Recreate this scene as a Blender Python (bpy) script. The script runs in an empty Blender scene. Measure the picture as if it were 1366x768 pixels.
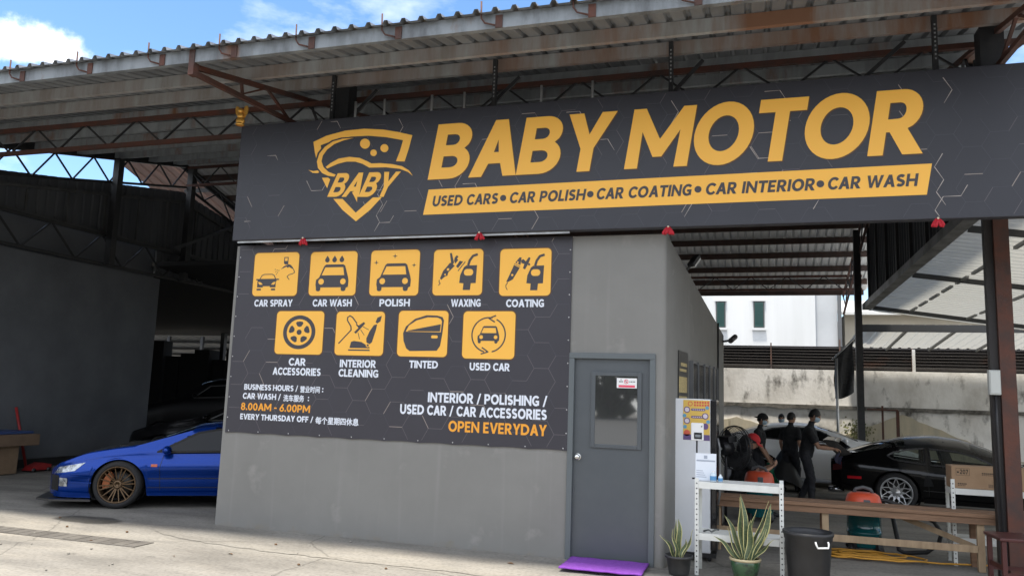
import bpy, bmesh, math, random
from mathutils import Vector, Matrix, noise
from mathutils.geometry import delaunay_2d_cdt
R = math.radians
S = bpy.context.scene
COL = S.collection

# ------------------------------------------------------------------ camera
cam = bpy.data.cameras.new("camera"); camo = bpy.data.objects.new("camera", cam); COL.objects.link(camo)
cam.sensor_width = 36.0; cam.lens = 1045.0 / 1366.0 * 36.0
cam.clip_start = 0.05; cam.clip_end = 600
_y, _p, _r = R(17.4751), R(7.8150), R(1.9566)
_f = Vector((-math.sin(_y) * math.cos(_p), math.cos(_y) * math.cos(_p), math.sin(_p)))
_rt = Vector((math.cos(_y), math.sin(_y), 0)); _up = _rt.cross(_f)
_r2 = _rt * math.cos(_r) + _up * math.sin(_r); _u2 = -_rt * math.sin(_r) + _up * math.cos(_r)
camo.matrix_world = Matrix(((_r2.x, _u2.x, -_f.x, 0), (_r2.y, _u2.y, -_f.y, 0), (_r2.z, _u2.z, -_f.z, 1.68), (0, 0, 0, 1)))
S.camera = camo

# ------------------------------------------------------------------ sky, sun, exposure
CLOUD_DIR = (-.7285, .5920, .3440 * 2)
SUN_EL, SUN_AZ = 76.0, 196.0       # degrees; azimuth clockwise from +Y (the sun stands a little in front of the building)
EXPOSURE = 1.72
S.view_settings.view_transform = 'Standard'; S.view_settings.look = 'None'
S.view_settings.exposure = EXPOSURE; S.view_settings.gamma = 1.0; S.view_settings.use_curve_mapping = False
W = bpy.data.worlds.new("World"); S.world = W; W.use_nodes = True
nt = W.node_tree; N = nt.nodes; LK = nt.links; N.clear()
out = N.new('ShaderNodeOutputWorld'); bg = N.new('ShaderNodeBackground'); sky = N.new('ShaderNodeTexSky')
sky.sky_type = 'NISHITA'; sky.sun_disc = False; sky.sun_elevation = R(SUN_EL); sky.sun_rotation = R(SUN_AZ)
sky.air_density = 1.0; sky.dust_density = 0.4; sky.ozone_density = 2.0
hs = N.new('ShaderNodeHueSaturation'); hs.inputs['Saturation'].default_value = 1.14; hs.inputs['Value'].default_value = .72; LK.new(sky.outputs['Color'], hs.inputs['Color'])
tc = N.new('ShaderNodeTexCoord'); mp = N.new('ShaderNodeMapping'); mp.inputs['Scale'].default_value = (1.0, 1.0, 2.2)
mp.inputs['Location'].default_value = (1.7, 0.8, 0.6)
nz = N.new('ShaderNodeTexNoise'); nz.inputs['Scale'].default_value = 3.1; nz.inputs['Detail'].default_value = 8; nz.inputs['Roughness'].default_value = 0.56
rp = N.new('ShaderNodeValToRGB'); rp.color_ramp.elements[0].position = 0.515; rp.color_ramp.elements[1].position = 0.76
rp.color_ramp.elements[0].color = (0, 0, 0, 1); rp.color_ramp.elements[1].color = (.9, .9, .9, 1)
mx = N.new('ShaderNodeMixRGB'); mx.inputs['Color2'].default_value = (5.3, 5.4, 5.6, 1)
LK.new(tc.outputs['Generated'], mp.inputs['Vector']); LK.new(mp.outputs['Vector'], nz.inputs['Vector'])
LK.new(nz.outputs['Fac'], rp.inputs['Fac']); # one full cumulus low in the north-west, edges broken by noise
vn = N.new('ShaderNodeVectorMath'); vn.operation = 'DISTANCE'; vn.inputs[1].default_value = CLOUD_DIR
vs = N.new('ShaderNodeVectorMath'); vs.operation = 'MULTIPLY'; vs.inputs[1].default_value = (1, 1, 2.0); LK.new(tc.outputs['Generated'], vs.inputs[0]); LK.new(vs.outputs['Vector'], vn.inputs[0])
n2 = N.new('ShaderNodeTexNoise'); n2.inputs['Scale'].default_value = 16; n2.inputs['Detail'].default_value = 9; n2.inputs['Roughness'].default_value = .6; LK.new(tc.outputs['Generated'], n2.inputs['Vector'])
ma = N.new('ShaderNodeMath'); ma.operation = 'MULTIPLY_ADD'; ma.inputs[1].default_value = -.17; LK.new(n2.outputs['Fac'], ma.inputs[0]); LK.new(vn.outputs['Value'], ma.inputs[2])
mr = N.new('ShaderNodeMapRange'); mr.interpolation_type = 'SMOOTHSTEP'; mr.inputs['From Min'].default_value = -.026; mr.inputs['From Max'].default_value = -.075; LK.new(ma.outputs[0], mr.inputs['Value'])
mxx = N.new('ShaderNodeMath'); mxx.operation = 'MAXIMUM'; LK.new(rp.outputs['Color'], mxx.inputs[0]); LK.new(mr.outputs['Result'], mxx.inputs[1]); 
# unseen bright cloud added behind the camera to the south as soft fill light
sp = N.new('ShaderNodeSeparateXYZ'); LK.new(tc.outputs['Generated'], sp.inputs[0])
ms = N.new('ShaderNodeMapRange'); ms.interpolation_type = 'SMOOTHSTEP'; ms.inputs['From Min'].default_value = .25; ms.inputs['From Max'].default_value = -.35; LK.new(sp.outputs['Y'], ms.inputs['Value'])
mn = N.new('ShaderNodeMath'); mn.operation = 'MULTIPLY_ADD'; mn.inputs[1].default_value = .8; mn.inputs[2].default_value = .35; LK.new(nz.outputs['Fac'], mn.inputs[0])
mu = N.new('ShaderNodeMath'); mu.operation = 'MULTIPLY'; LK.new(ms.outputs['Result'], mu.inputs[0]); LK.new(mn.outputs[0], mu.inputs[1])
mz = N.new('ShaderNodeMath'); mz.operation = 'MAXIMUM'; mz.use_clamp = True; LK.new(mxx.outputs[0], mz.inputs[0]); LK.new(mu.outputs[0], mz.inputs[1]); LK.new(mz.outputs[0], mx.inputs['Fac'])
LK.new(hs.outputs['Color'], mx.inputs['Color1']); LK.new(mx.outputs['Color'], bg.inputs['Color'])
bg.inputs['Strength'].default_value = 0.12; LK.new(bg.outputs['Background'], out.inputs['Surface'])
sl = bpy.data.lights.new("sun", 'SUN'); sl.energy = 2.2; sl.angle = R(5.0); sl.color = (1.0, 0.92, 0.80)
so = bpy.data.objects.new("sun", sl); COL.objects.link(so); so.location = (0, -10, 30)
_d = Vector((math.sin(R(SUN_AZ)) * math.cos(R(SUN_EL)), math.cos(R(SUN_AZ)) * math.cos(R(SUN_EL)), math.sin(R(SUN_EL))))
so.rotation_euler = _d.to_track_quat('Z', 'Y').to_euler()
S.cycles.max_bounces = 8; S.cycles.diffuse_bounces = 5; S.cycles.transparent_max_bounces = 16

# ------------------------------------------------------------------ materials
def lin(r, g, b):
    f = lambda c: (c / 255 / 12.92) if c <= 10 else ((c / 255 + .055) / 1.055) ** 2.4
    return (f(r), f(g), f(b))
_M = {}
def mat(name, col, rough=.6, metal=0., col2=None, scale=4., spread=(.35, .65), bump=0., bscale=60., coat=0., stretch=(1, 1, 1), col3=None, scale3=1.2, spread3=(.55, .7), spec=.5):
    if name in _M: return _M[name]
    m = bpy.data.materials.new(name); m.use_nodes = True; t = m.node_tree; n = t.nodes; l = t.links
    b = n['Principled BSDF']; b.inputs['Base Color'].default_value = (*col, 1); b.inputs['Roughness'].default_value = rough
    b.inputs['Metallic'].default_value = metal; b.inputs['Specular IOR Level'].default_value = spec
    if coat: b.inputs['Coat Weight'].default_value = coat; b.inputs['Coat Roughness'].default_value = .04
    c = n.new('ShaderNodeTexCoord'); mp = n.new('ShaderNodeMapping'); mp.inputs['Scale'].default_value = stretch
    l.new(c.outputs['Object'], mp.inputs['Vector'])
    def band(sc, sp, det=6):
        z = n.new('ShaderNodeTexNoise'); z.inputs['Scale'].default_value = sc; z.inputs['Detail'].default_value = det; z.inputs['Roughness'].default_value = .62
        l.new(mp.outputs['Vector'], z.inputs['Vector'])
        r = n.new('ShaderNodeMapRange'); r.inputs['From Min'].default_value = sp[0]; r.inputs['From Max'].default_value = sp[1]
        l.new(z.outputs['Fac'], r.inputs['Value']); return r.outputs['Result'], z
    last = None
    if col2:
        f, z = band(scale, spread); x = n.new('ShaderNodeMixRGB'); x.inputs['Color1'].default_value = (*col, 1); x.inputs['Color2'].default_value = (*col2, 1)
        l.new(f, x.inputs['Fac']); last = x.outputs['Color']
        if col3:
            f3, _ = band(scale3, spread3); y = n.new('ShaderNodeMixRGB'); l.new(last, y.inputs['Color1']); y.inputs['Color2'].default_value = (*col3, 1)
            l.new(f3, y.inputs['Fac']); last = y.outputs['Color']
        l.new(last, b.inputs['Base Color'])
        rr = n.new('ShaderNodeMapRange'); rr.inputs['To Min'].default_value = max(0, rough - .08); rr.inputs['To Max'].default_value = min(1, rough + .1)
        l.new(z.outputs['Fac'], rr.inputs['Value']); l.new(rr.outputs['Result'], b.inputs['Roughness'])
    if bump:
        z = n.new('ShaderNodeTexNoise'); z.inputs['Scale'].default_value = bscale; z.inputs['Detail'].default_value = 5
        l.new(mp.outputs['Vector'], z.inputs['Vector'])
        u = n.new('ShaderNodeBump'); u.inputs['Strength'].default_value = bump; u.inputs['Distance'].default_value = .01
        l.new(z.outputs['Fac'], u.inputs['Height']); l.new(u.outputs['Normal'], b.inputs['Normal'])
    _M[name] = m; return m

def glassmat(name, tint, transp, rough=.02):
    if name in _M: return _M[name]
    m = bpy.data.materials.new(name); m.use_nodes = True; t = m.node_tree; n = t.nodes; l = t.links
    b = n['Principled BSDF']; b.inputs['Base Color'].default_value = (*tint, 1); b.inputs['Roughness'].default_value = rough
    tr = n.new('ShaderNodeBsdfTransparent'); tr.inputs['Color'].default_value = (.8, .86, .84, 1)
    fr = n.new('ShaderNodeFresnel'); fr.inputs['IOR'].default_value = 1.5
    sb = n.new('ShaderNodeMath'); sb.operation = 'SUBTRACT'; sb.use_clamp = True; sb.inputs[0].default_value = transp
    ms = n.new('ShaderNodeMixShader'); l.new(fr.outputs['Fac'], sb.inputs[1]); l.new(sb.outputs[0], ms.inputs['Fac'])
    l.new(b.outputs['BSDF'], ms.inputs[1]); l.new(tr.outputs['BSDF'], ms.inputs[2]); l.new(ms.outputs['Shader'], n['Material Output'].inputs['Surface'])
    _M[name] = m; return m

# ------------------------------------------------------------------ mesh building
class MB:
    def __init__(s): s.v = []; s.f = []; s.m = []; s.sm = []
    def add(s, v, f, mi=0, smooth=False):
        o = len(s.v); s.v += [tuple(p) for p in v]; s.f += [tuple(i + o for i in q) for q in f]; s.m += [mi] * len(f); s.sm += [smooth] * len(f); return s
    def box(s, x0, x1, y0, y1, z0, z1, mi=0, bev=0.):
        if bev <= 0:
            v = [(x, y, z) for z in (z0, z1) for y in (y0, y1) for x in (x0, x1)]
            return s.add(v, [(0, 2, 3, 1), (4, 5, 7, 6), (0, 1, 5, 4), (2, 6, 7, 3), (0, 4, 6, 2), (1, 3, 7, 5)], mi)
        bm = bmesh.new(); bmesh.ops.create_cube(bm, size=1)
        for q in bm.verts: q.co = Vector(((x0 + x1) / 2 + q.co.x * (x1 - x0), (y0 + y1) / 2 + q.co.y * (y1 - y0), (z0 + z1) / 2 + q.co.z * (z1 - z0)))
        bmesh.ops.bevel(bm, geom=bm.edges[:], offset=bev, segments=2, affect='EDGES', profile=.5)
        return s.bm(bm, mi)
    def bm(s, bm, mi=0, smooth=False, M=None):
        bm.verts.ensure_lookup_table(); bm.verts.index_update()
        s.add([(M @ v.co if M else v.co) for v in bm.verts], [[v.index for v in f.verts] for f in bm.faces], mi, smooth); bm.free(); return s
    def bar(s, p, q, w, h, mi=0, up=(0, 0, 1)):
        p, q = Vector(p), Vector(q); d = (q - p).normalized(); u = Vector(up)
        if abs(d.dot(u)) > .98: u = Vector((0, 1, 0))
        a = d.cross(u).normalized(); b = a.cross(d).normalized()
        v = [c + a * (sx * w / 2) + b * (sy * h / 2) for c in (p, q) for sx, sy in ((-1, -1), (1, -1), (1, 1), (-1, 1))]
        return s.add(v, [(3, 2, 1, 0), (4, 5, 6, 7), (0, 1, 5, 4), (1, 2, 6, 5), (2, 3, 7, 6), (3, 0, 4, 7)], mi)
    def tube(s, path, r, n=10, mi=0, caps=True, smooth=True, closed=False):
        P = [Vector(p) for p in path]; k = len(P); rs = r if isinstance(r, (list, tuple)) else [r] * k
        T = []
        for i in range(k):
            a = P[(i - 1) % k] if (closed or i > 0) else P[i]; b = P[(i + 1) % k] if (closed or i < k - 1) else P[i]
            T.append((b - a).normalized())
        u = T[0].orthogonal().normalized(); V = []
        for i in range(k):
            u = (u - T[i] * u.dot(T[i]))
            u = u.normalized() if u.length > 1e-6 else T[i].orthogonal().normalized()
            w = T[i].cross(u)
            for j in range(n):
                a = 2 * math.pi * j / n; V.append(P[i] + (u * math.cos(a) + w * math.sin(a)) * rs[i])
        F = []
        for i in range(k if closed else k - 1):
            for j in range(n):
                a = i * n + j; b = i * n + (j + 1) % n; c = ((i + 1) % k) * n
                F.append((a, b, c + (j + 1) % n, c + j))
        s.add(V, F, mi, smooth)
        if caps and not closed:
            s.add(V[:n], [tuple(range(n))[::-1]], mi); s.add(V[-n:], [tuple(range(n))], mi)
        return s
    def lathe(s, prof, n=24, c=(0, 0, 0), axis='z', mi=0, smooth=True):
        V = []
        for r, h in prof:
            for j in range(n):
                a = 2 * math.pi * j / n; x, y = r * math.cos(a), r * math.sin(a)
                V.append((c[0] + x, c[1] + y, c[2] + h) if axis == 'z' else (c[0] + x, c[1] + h, c[2] + y) if axis == 'y' else (c[0] + h, c[1] + x, c[2] + y))
        F = [(i * n + j, i * n + (j + 1) % n, (i + 1) * n + (j + 1) % n, (i + 1) * n + j) for i in range(len(prof) - 1) for j in range(n)]
        return s.add(V, F, mi, smooth)
    def ball(s, c, r, n=12, mi=0, sq=(1, 1, 1), M=None):
        V = []; F = []; k = n // 2
        for i in range(k + 1):
            t = math.pi * i / k
            for j in range(n):
                a = 2 * math.pi * j / n; p = Vector((math.sin(t) * math.cos(a) * r * sq[0], math.sin(t) * math.sin(a) * r * sq[1], math.cos(t) * r * sq[2]))
                if M: p = M @ p
                V.append(Vector(c) + p)
        for i in range(k):
            for j in range(n): F.append((i * n + j, (i + 1) * n + j, (i + 1) * n + (j + 1) % n, i * n + (j + 1) % n))
        return s.add(V, F, mi, True)
    def prism(s, pts, y0, y1, mi=0, plane='xz'):
        n = len(pts); f = (lambda p, d: (p[0], d, p[1])) if plane == 'xz' else (lambda p, d: (d, p[0], p[1])) if plane == 'yz' else (lambda p, d: (p[0], p[1], d))
        V = [f(p, y0) for p in pts] + [f(p, y1) for p in pts]
        return s.add(V, [tuple(range(n)), tuple(range(n, 2 * n))[::-1]] + [(i, (i + 1) % n, n + (i + 1) % n, n + i) for i in range(n)], mi)
    def quad(s, a, b, c, d, mi=0): return s.add([a, b, c, d], [(0, 1, 2, 3)], mi)
    def xf(s, M): s.v = [tuple(M @ Vector(p)) for p in s.v]; return s
    def build(s, name, mats, parent=None, world=True, clean=True):
        me = bpy.data.meshes.new(name); o = bpy.data.objects.new(name, me); COL.objects.link(o)
        v = s.v
        if parent is not None:
            o.parent = parent
            if world:
                L = Vector((0, 0, 0)); q = parent
                while q is not None: L += q.location; q = q.parent
                v = [(p[0] - L.x, p[1] - L.y, p[2] - L.z) for p in v]
        me.from_pydata(v, [], s.f)
        for m in (mats if isinstance(mats, (list, tuple)) else [mats]): me.materials.append(m)
        me.polygons.foreach_set('material_index', s.m); me.polygons.foreach_set('use_smooth', s.sm)
        bm = bmesh.new(); bm.from_mesh(me); bmesh.ops.remove_doubles(bm, verts=bm.verts, dist=1e-5) if clean else None
        bmesh.ops.recalc_face_normals(bm, faces=bm.faces); bm.to_mesh(me); bm.free(); me.update()
        return o

def tag(o, label, cat, group=None, kind=None):
    o['label'] = label; o['category'] = cat
    if group: o['group'] = group
    if kind: o['kind'] = kind
    return o
def thing(name, label, cat, loc=(0, 0, 0), rz=0., group=None):
    o = bpy.data.objects.new(name, None); COL.objects.link(o); o.location = loc; o.rotation_euler = (0, 0, rz); o.empty_display_size = .1
    return tag(o, label, cat, group)
def struct(o): o['kind'] = 'structure'; return o
def dup(root, loc, rz=None, label=None):
    r = root.copy(); COL.objects.link(r); r.location = loc
    if rz is not None: r.rotation_euler = (0, 0, rz)
    if label: r['label'] = label
    def rec(a, b):
        for ch in list(a.children):
            if ch == b: continue
            c = ch.copy(); COL.objects.link(c); c.parent = b; rec(ch, c)
    rec(root, r); return r

# ------------------------------------------------------------------ flat printed shapes (signs, labels, pictograms)
def arc(cx, cy, rx, ry, a0, a1, n=14): return [(cx + rx * math.cos(R(a0 + (a1 - a0) * i / n)), cy + ry * math.sin(R(a0 + (a1 - a0) * i / n))) for i in range(n + 1)]
def circ(cx, cy, rx, ry=None, n=28): return arc(cx, cy, rx, ry or rx, 0, 360, n)[:-1]
def rect(x0, y0, x1, y1): return [(x0, y0), (x1, y0), (x1, y1), (x0, y1)]
def rrect(x0, y0, x1, y1, r, n=5): return arc(x1 - r, y1 - r, r, r, 0, 90, n) + arc(x0 + r, y1 - r, r, r, 90, 180, n) + arc(x0 + r, y0 + r, r, r, 180, 270, n) + arc(x1 - r, y0 + r, r, r, 270, 360, n)
def line(pts, w, cap=True):
    o = []
    for a, b in zip(pts, pts[1:]):
        dx, dy = b[0] - a[0], b[1] - a[1]; L = math.hypot(dx, dy) or 1; nx, ny = -dy / L * w / 2, dx / L * w / 2
        o.append((1, [(a[0] + nx, a[1] + ny), (b[0] + nx, b[1] + ny), (b[0] - nx, b[1] - ny), (a[0] - nx, a[1] - ny)]))
    for p in (pts if cap else pts[1:-1]): o.append((1, circ(p[0], p[1], w / 2, n=10)))
    return o
def fill(polys):
    """union of signed polygons, later ones win -> (2-D points, triangles)"""
    V = []; F = []; sg = []
    for s, p in polys:
        if sum(a[0] * c[1] - c[0] * a[1] for a, c in zip(p, list(p[1:]) + list(p[:1]))) < 0: p = list(p)[::-1]
        o = len(V); V += [Vector((q[0], q[1])) for q in p]; F.append(list(range(o, o + len(p)))); sg.append(s)
    v, e, f, ov, oe, of = delaunay_2d_cdt(V, [], F, 0, 1e-6, True)
    return [(p.x, p.y) for p in v], [tuple(t) for t, q in zip(f, of) if q and sg[max(q)] > 0]

s_ = .2
def grow(p, d):
    if sum(a[0] * c[1] - c[0] * a[1] for a, c in zip(p, list(p[1:]) + list(p[:1]))) < 0: p = list(p)[::-1]
    p = [q for i, q in enumerate(p) if math.hypot(q[0] - p[i - 1][0], q[1] - p[i - 1][1]) > 1e-5]; o = []; n = len(p)
    for i in range(n):
        a, b, c = p[i - 1], p[i], p[(i + 1) % n]; u = Vector((b[0] - a[0], b[1] - a[1])).normalized(); w = Vector((c[0] - b[0], c[1] - b[1])).normalized()
        n1, n2 = Vector((u.y, -u.x)), Vector((w.y, -w.x)); m = n1 + n2
        m = m / max(.35, m.length_squared / 2) if m.length > 1e-4 else n1
        o.append((b[0] + m.x * d, b[1] + m.y * d))
    return o
def _D(l, r, b, t, st):
    rx = r - l; ry = (t - b) / 2
    return [(1, [(l, b)] + arc(r - min(rx, ry * 1.15), b + ry, min(rx, ry * 1.15), ry, -90, 90) + [(l, t)]),
            (-1, [(l + st, b + st * .86)] + arc(r - min(rx, ry * 1.15), b + ry, min(rx, ry * 1.15) - st, ry - st * .86, -90, 90) + [(l + st, t - st * .86)])]
def _C(cx, rx, a0, a1, st=s_): return [(1, arc(cx, .5, rx, .515, a0, a1, 24) + arc(cx, .5, rx - st, .515 - st * .86, a1, a0, 24))]
SC = arc(.37, .715, .255, .19, 38, 90, 6) + arc(.355, .715, .25, .19, 100, 235, 12)[0:] + [(.33, .52), (.44, .465)] + arc(.375, .285, .245, .19, 55, -90, 12) + arc(.355, .285, .27, .19, -100, -142, 6)
def rib(P, w):
    L, Q = [], []; n = len(P)
    for i in range(n):
        a, c = P[max(0, i - 1)], P[min(n - 1, i + 1)]; d = Vector((c[0] - a[0], c[1] - a[1])).normalized(); L.append((P[i][0] - d.y * w / 2, P[i][1] + d.x * w / 2)); Q.append((P[i][0] + d.y * w / 2, P[i][1] - d.x * w / 2))
    return L + Q[::-1]
def glyph(c):
    r = rect
    G = {
     'A': (.93, [(1, [(0, 0), (.22, 0), (.32, .24), (.61, .24), (.71, 0), (.93, 0), (.58, 1), (.35, 1)]), (-1, [(.375, .395), (.555, .395), (.465, .70)])]),
     'B': (.80, [(1, [(.0, 0)] + arc(.44, .285, .35, .285, -90, 55, 12) + [(.60, .535)] + arc(.42, .745, .325, .255, -28, 90, 10) + [(0, 1)]),
                 (-1, [(.2, .16)] + arc(.42, .295, .165, .135, -90, 90, 8) + [(.2, .43)]), (-1, [(.2, .585)] + arc(.40, .715, .145, .13, -90, 90, 8) + [(.2, .845)])]),
     'C': (.84, _C(.5, .5, 42, 318)), 'D': (.95, _D(0, .95, 0, 1, .21)), 'E': (.66, [(1, r(0, 0, s_, 1)), (1, r(0, 0, .63, .17)), (1, r(0, .83, .63, 1)), (1, r(0, .425, .56, .585))]),
     'F': (.63, [(1, r(0, 0, s_, 1)), (1, r(0, .83, .63, 1)), (1, r(0, .41, .56, .575))]),
     'G': (.9, _C(.5, .5, 45, 300) + [(1, r(.68, .06, .88, .5)), (1, r(.48, .36, .88, .51))]),
     'H': (.92, [(1, r(0, 0, s_, 1)), (1, r(.72, 0, .92, 1)), (1, r(0, .42, .92, .58))]), 'I': (.2, [(1, r(0, 0, s_, 1))]),
     'K': (.86, [(1, r(0, 0, s_, 1)), (1, [(.2, .42), (.32, .42), (.62, 0), (.87, 0), (.46, .53), (.84, 1), (.60, 1), (.32, .60), (.2, .60)])]),
     'L': (.6, [(1, r(0, 0, s_, 1)), (1, r(0, 0, .6, .17))]),
     'M': (1.16, [(1, [(0, 0), (0, 1), (.2, 1), (.58, .42), (.96, 1), (1.16, 1), (1.16, 0), (.96, 0), (.96, .66), (.65, .19), (.51, .19), (.2, .66), (.2, 0)])]),
     'N': (.93, [(1, [(0, 0), (0, 1), (.17, 1), (.74, .32), (.74, 1), (.93, 1), (.93, 0), (.77, 0), (.19, .69), (.19, 0)])]),
     'O': (1.04, [(1, circ(.52, .5, .52, .515, 36)), (-1, circ(.52, .5, .305, .335, 32))]),
     'P': (.76, [(1, [(0, 0), (.2, 0), (.2, .35)] + arc(.42, .675, .34, .325, -90, 90, 12) + [(0, 1)]), (-1, [(.2, .51)] + arc(.40, .675, .155, .165, -90, 90, 9) + [(.2, .84)])]),
     'R': (.82, [(1, [(0, 0), (.2, 0), (.2, .37), (.30, .37), (.56, 0), (.82, 0), (.53, .40)] + arc(.42, .69, .33, .31, -50, 90, 12) + [(0, 1)]), (-1, [(.2, .52)] + arc(.40, .685, .14, .16, -90, 90, 9) + [(.2, .845)])]),
     'T': (.80, [(1, r(.3, 0, .5, 1)), (1, r(0, .83, .8, 1))]),
     'U': (.88, [(1, [(0, 1), (0, .40)] + arc(.44, .40, .44, .415, 180, 360, 18) + [(.88, .40), (.88, 1), (.68, 1), (.68, .40)] + arc(.44, .40, .24, .245, 360, 180, 14) + [(.2, .4), (.2, 1)])]),
     'V': (.93, [(1, [(0, 1), (.22, 1), (.465, .26), (.71, 1), (.93, 1), (.575, 0), (.355, 0)])]),
     'W': (1.38, [(1, [(0, 1), (.21, 1), (.40, .30), (.60, 1), (.78, 1), (.98, .30), (1.17, 1), (1.38, 1), (1.08, 0), (.89, 0), (.69, .68), (.49, 0), (.30, 0)])]),
     'X': (.87, [(1, [(0, 0), (.23, 0), (.435, .36), (.64, 0), (.87, 0), (.56, .51), (.855, 1), (.625, 1), (.435, .66), (.245, 1), (.015, 1), (.31, .51)])]),
     'Y': (.86, [(1, [(.33, 0), (.53, 0), (.53, .39), (.86, 1), (.63, 1), (.43, .57), (.23, 1), (0, 1), (.33, .39)])]),
     'S': (.72, [(1, rib(SC, .19))]),
     '8': (.72, [(1, circ(.36, .28, .36, .295)), (1, circ(.36, .74, .315, .275)), (-1, circ(.36, .28, .17, .145)), (-1, circ(.36, .745, .14, .125))]),
     '0': (.74, [(1, circ(.37, .5, .37, .515)), (-1, circ(.37, .5, .175, .35))]),
     '6': (.72, [(1, circ(.36, .32, .36, .335)), (1, [(.02, .38), (.42, 1), (.66, 1), (.36, .55)]), (-1, circ(.36, .315, .175, .17))]),
     '2': (.70, [(1, r(.03, 0, .68, .165)), (1, [(.03, .165), (.28, .165), (.62, .55), (.44, .62)]), (1, arc(.34, .70, .32, .315, -35, 160, 14) + arc(.34, .70, .13, .15, 160, -35, 10))]),
     '7': (.66, [(1, r(0, .83, .66, 1)), (1, [(.10, 0), (.31, 0), (.66, .83), (.43, .83)])]),
     '.': (.22, [(1, circ(.11, .105, .115, n=14))]), '-': (.38, [(1, r(.0, .35, .38, .50))]), '/': (.52, [(1, [(0, -.06), (.15, -.06), (.52, 1.04), (.37, 1.04)])]),
     ':': (.22, [(1, circ(.11, .105, .105, n=12)), (1, circ(.11, .60, .105, n=12))]), ' ': (.26, []),
    }
    return G[c]
_gc = {}
def text2d(s, track=.13, bold=.018):
    """capital lettering, cap height 1 -> points, triangles, advance"""
    V = []; F = []; x = 0
    for c in s:
        key = (c, bold)
        if key not in _gc:
            w, p = glyph(c); _gc[key] = (w, fill([(q[0], grow(q[1], bold * q[0])) for q in p]) if p else ([], []))
        w, (v, f) = _gc[key]; o = len(V); V += [(x + a, b) for a, b in v]; F += [tuple(i + o for i in t) for t in f]; x += w + track
        if c in 'AVWYT': x -= .03
    return V, F, x - track
def cjk2d(s):
    c = bpy.data.curves.new('tmp', 'FONT'); c.body = s; c.offset = .004; o = bpy.data.objects.new('tmp', c); COL.objects.link(o)
    dg = bpy.context.evaluated_depsgraph_get(); m = bpy.data.meshes.new_from_object(o.evaluated_get(dg))
    V = [(v.co.x, v.co.y) for v in m.vertices]; F = [tuple(p.vertices) for p in m.polygons]
    bpy.data.objects.remove(o); bpy.data.curves.remove(c); bpy.data.meshes.remove(m)
    x0 = min(p[0] for p in V); x1 = max(p[0] for p in V); y0 = min(p[1] for p in V); y1 = max(p[1] for p in V); k = (y1 - y0)
    return [((p[0] - x0) / k, (p[1] - y0) / k) for p in V], F, (x1 - x0) / k
class Flat:
    """a printed layer on the plane y = Y0 (facing -y)"""
    def __init__(s, y): s.y = y; s.b = MB()
    def tri(s, V, F, fn=lambda p: p, mi=0): s.b.add([(fn(p)[0], s.y, fn(p)[1]) for p in V], F, mi); return s
    def polys(s, P, fn=lambda p: p, mi=0): V, F = fill(P); return s.tri(V, F, fn, mi)
    def text(s, t, x0, x1, z, h, shear=0., mi=0, track=.13, cjk=False, bold=.02):
        V, F, a = cjk2d(t) if cjk else text2d(t, track, bold); k = (x1 - x0) / a
        if cjk:
            for dx, dy in ((.03, 0), (-.03, 0), (0, .03), (0, -.02)): s.y -= .00015; s.tri(V, F, lambda p: (x0 + (p[0] + dx) * k, z + (p[1] + dy) * h), mi)
            s.y += .0006
        return s.tri(V, F, lambda p: (x0 + p[0] * k + p[1] * h * shear, z + p[1] * h), mi)
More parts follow.
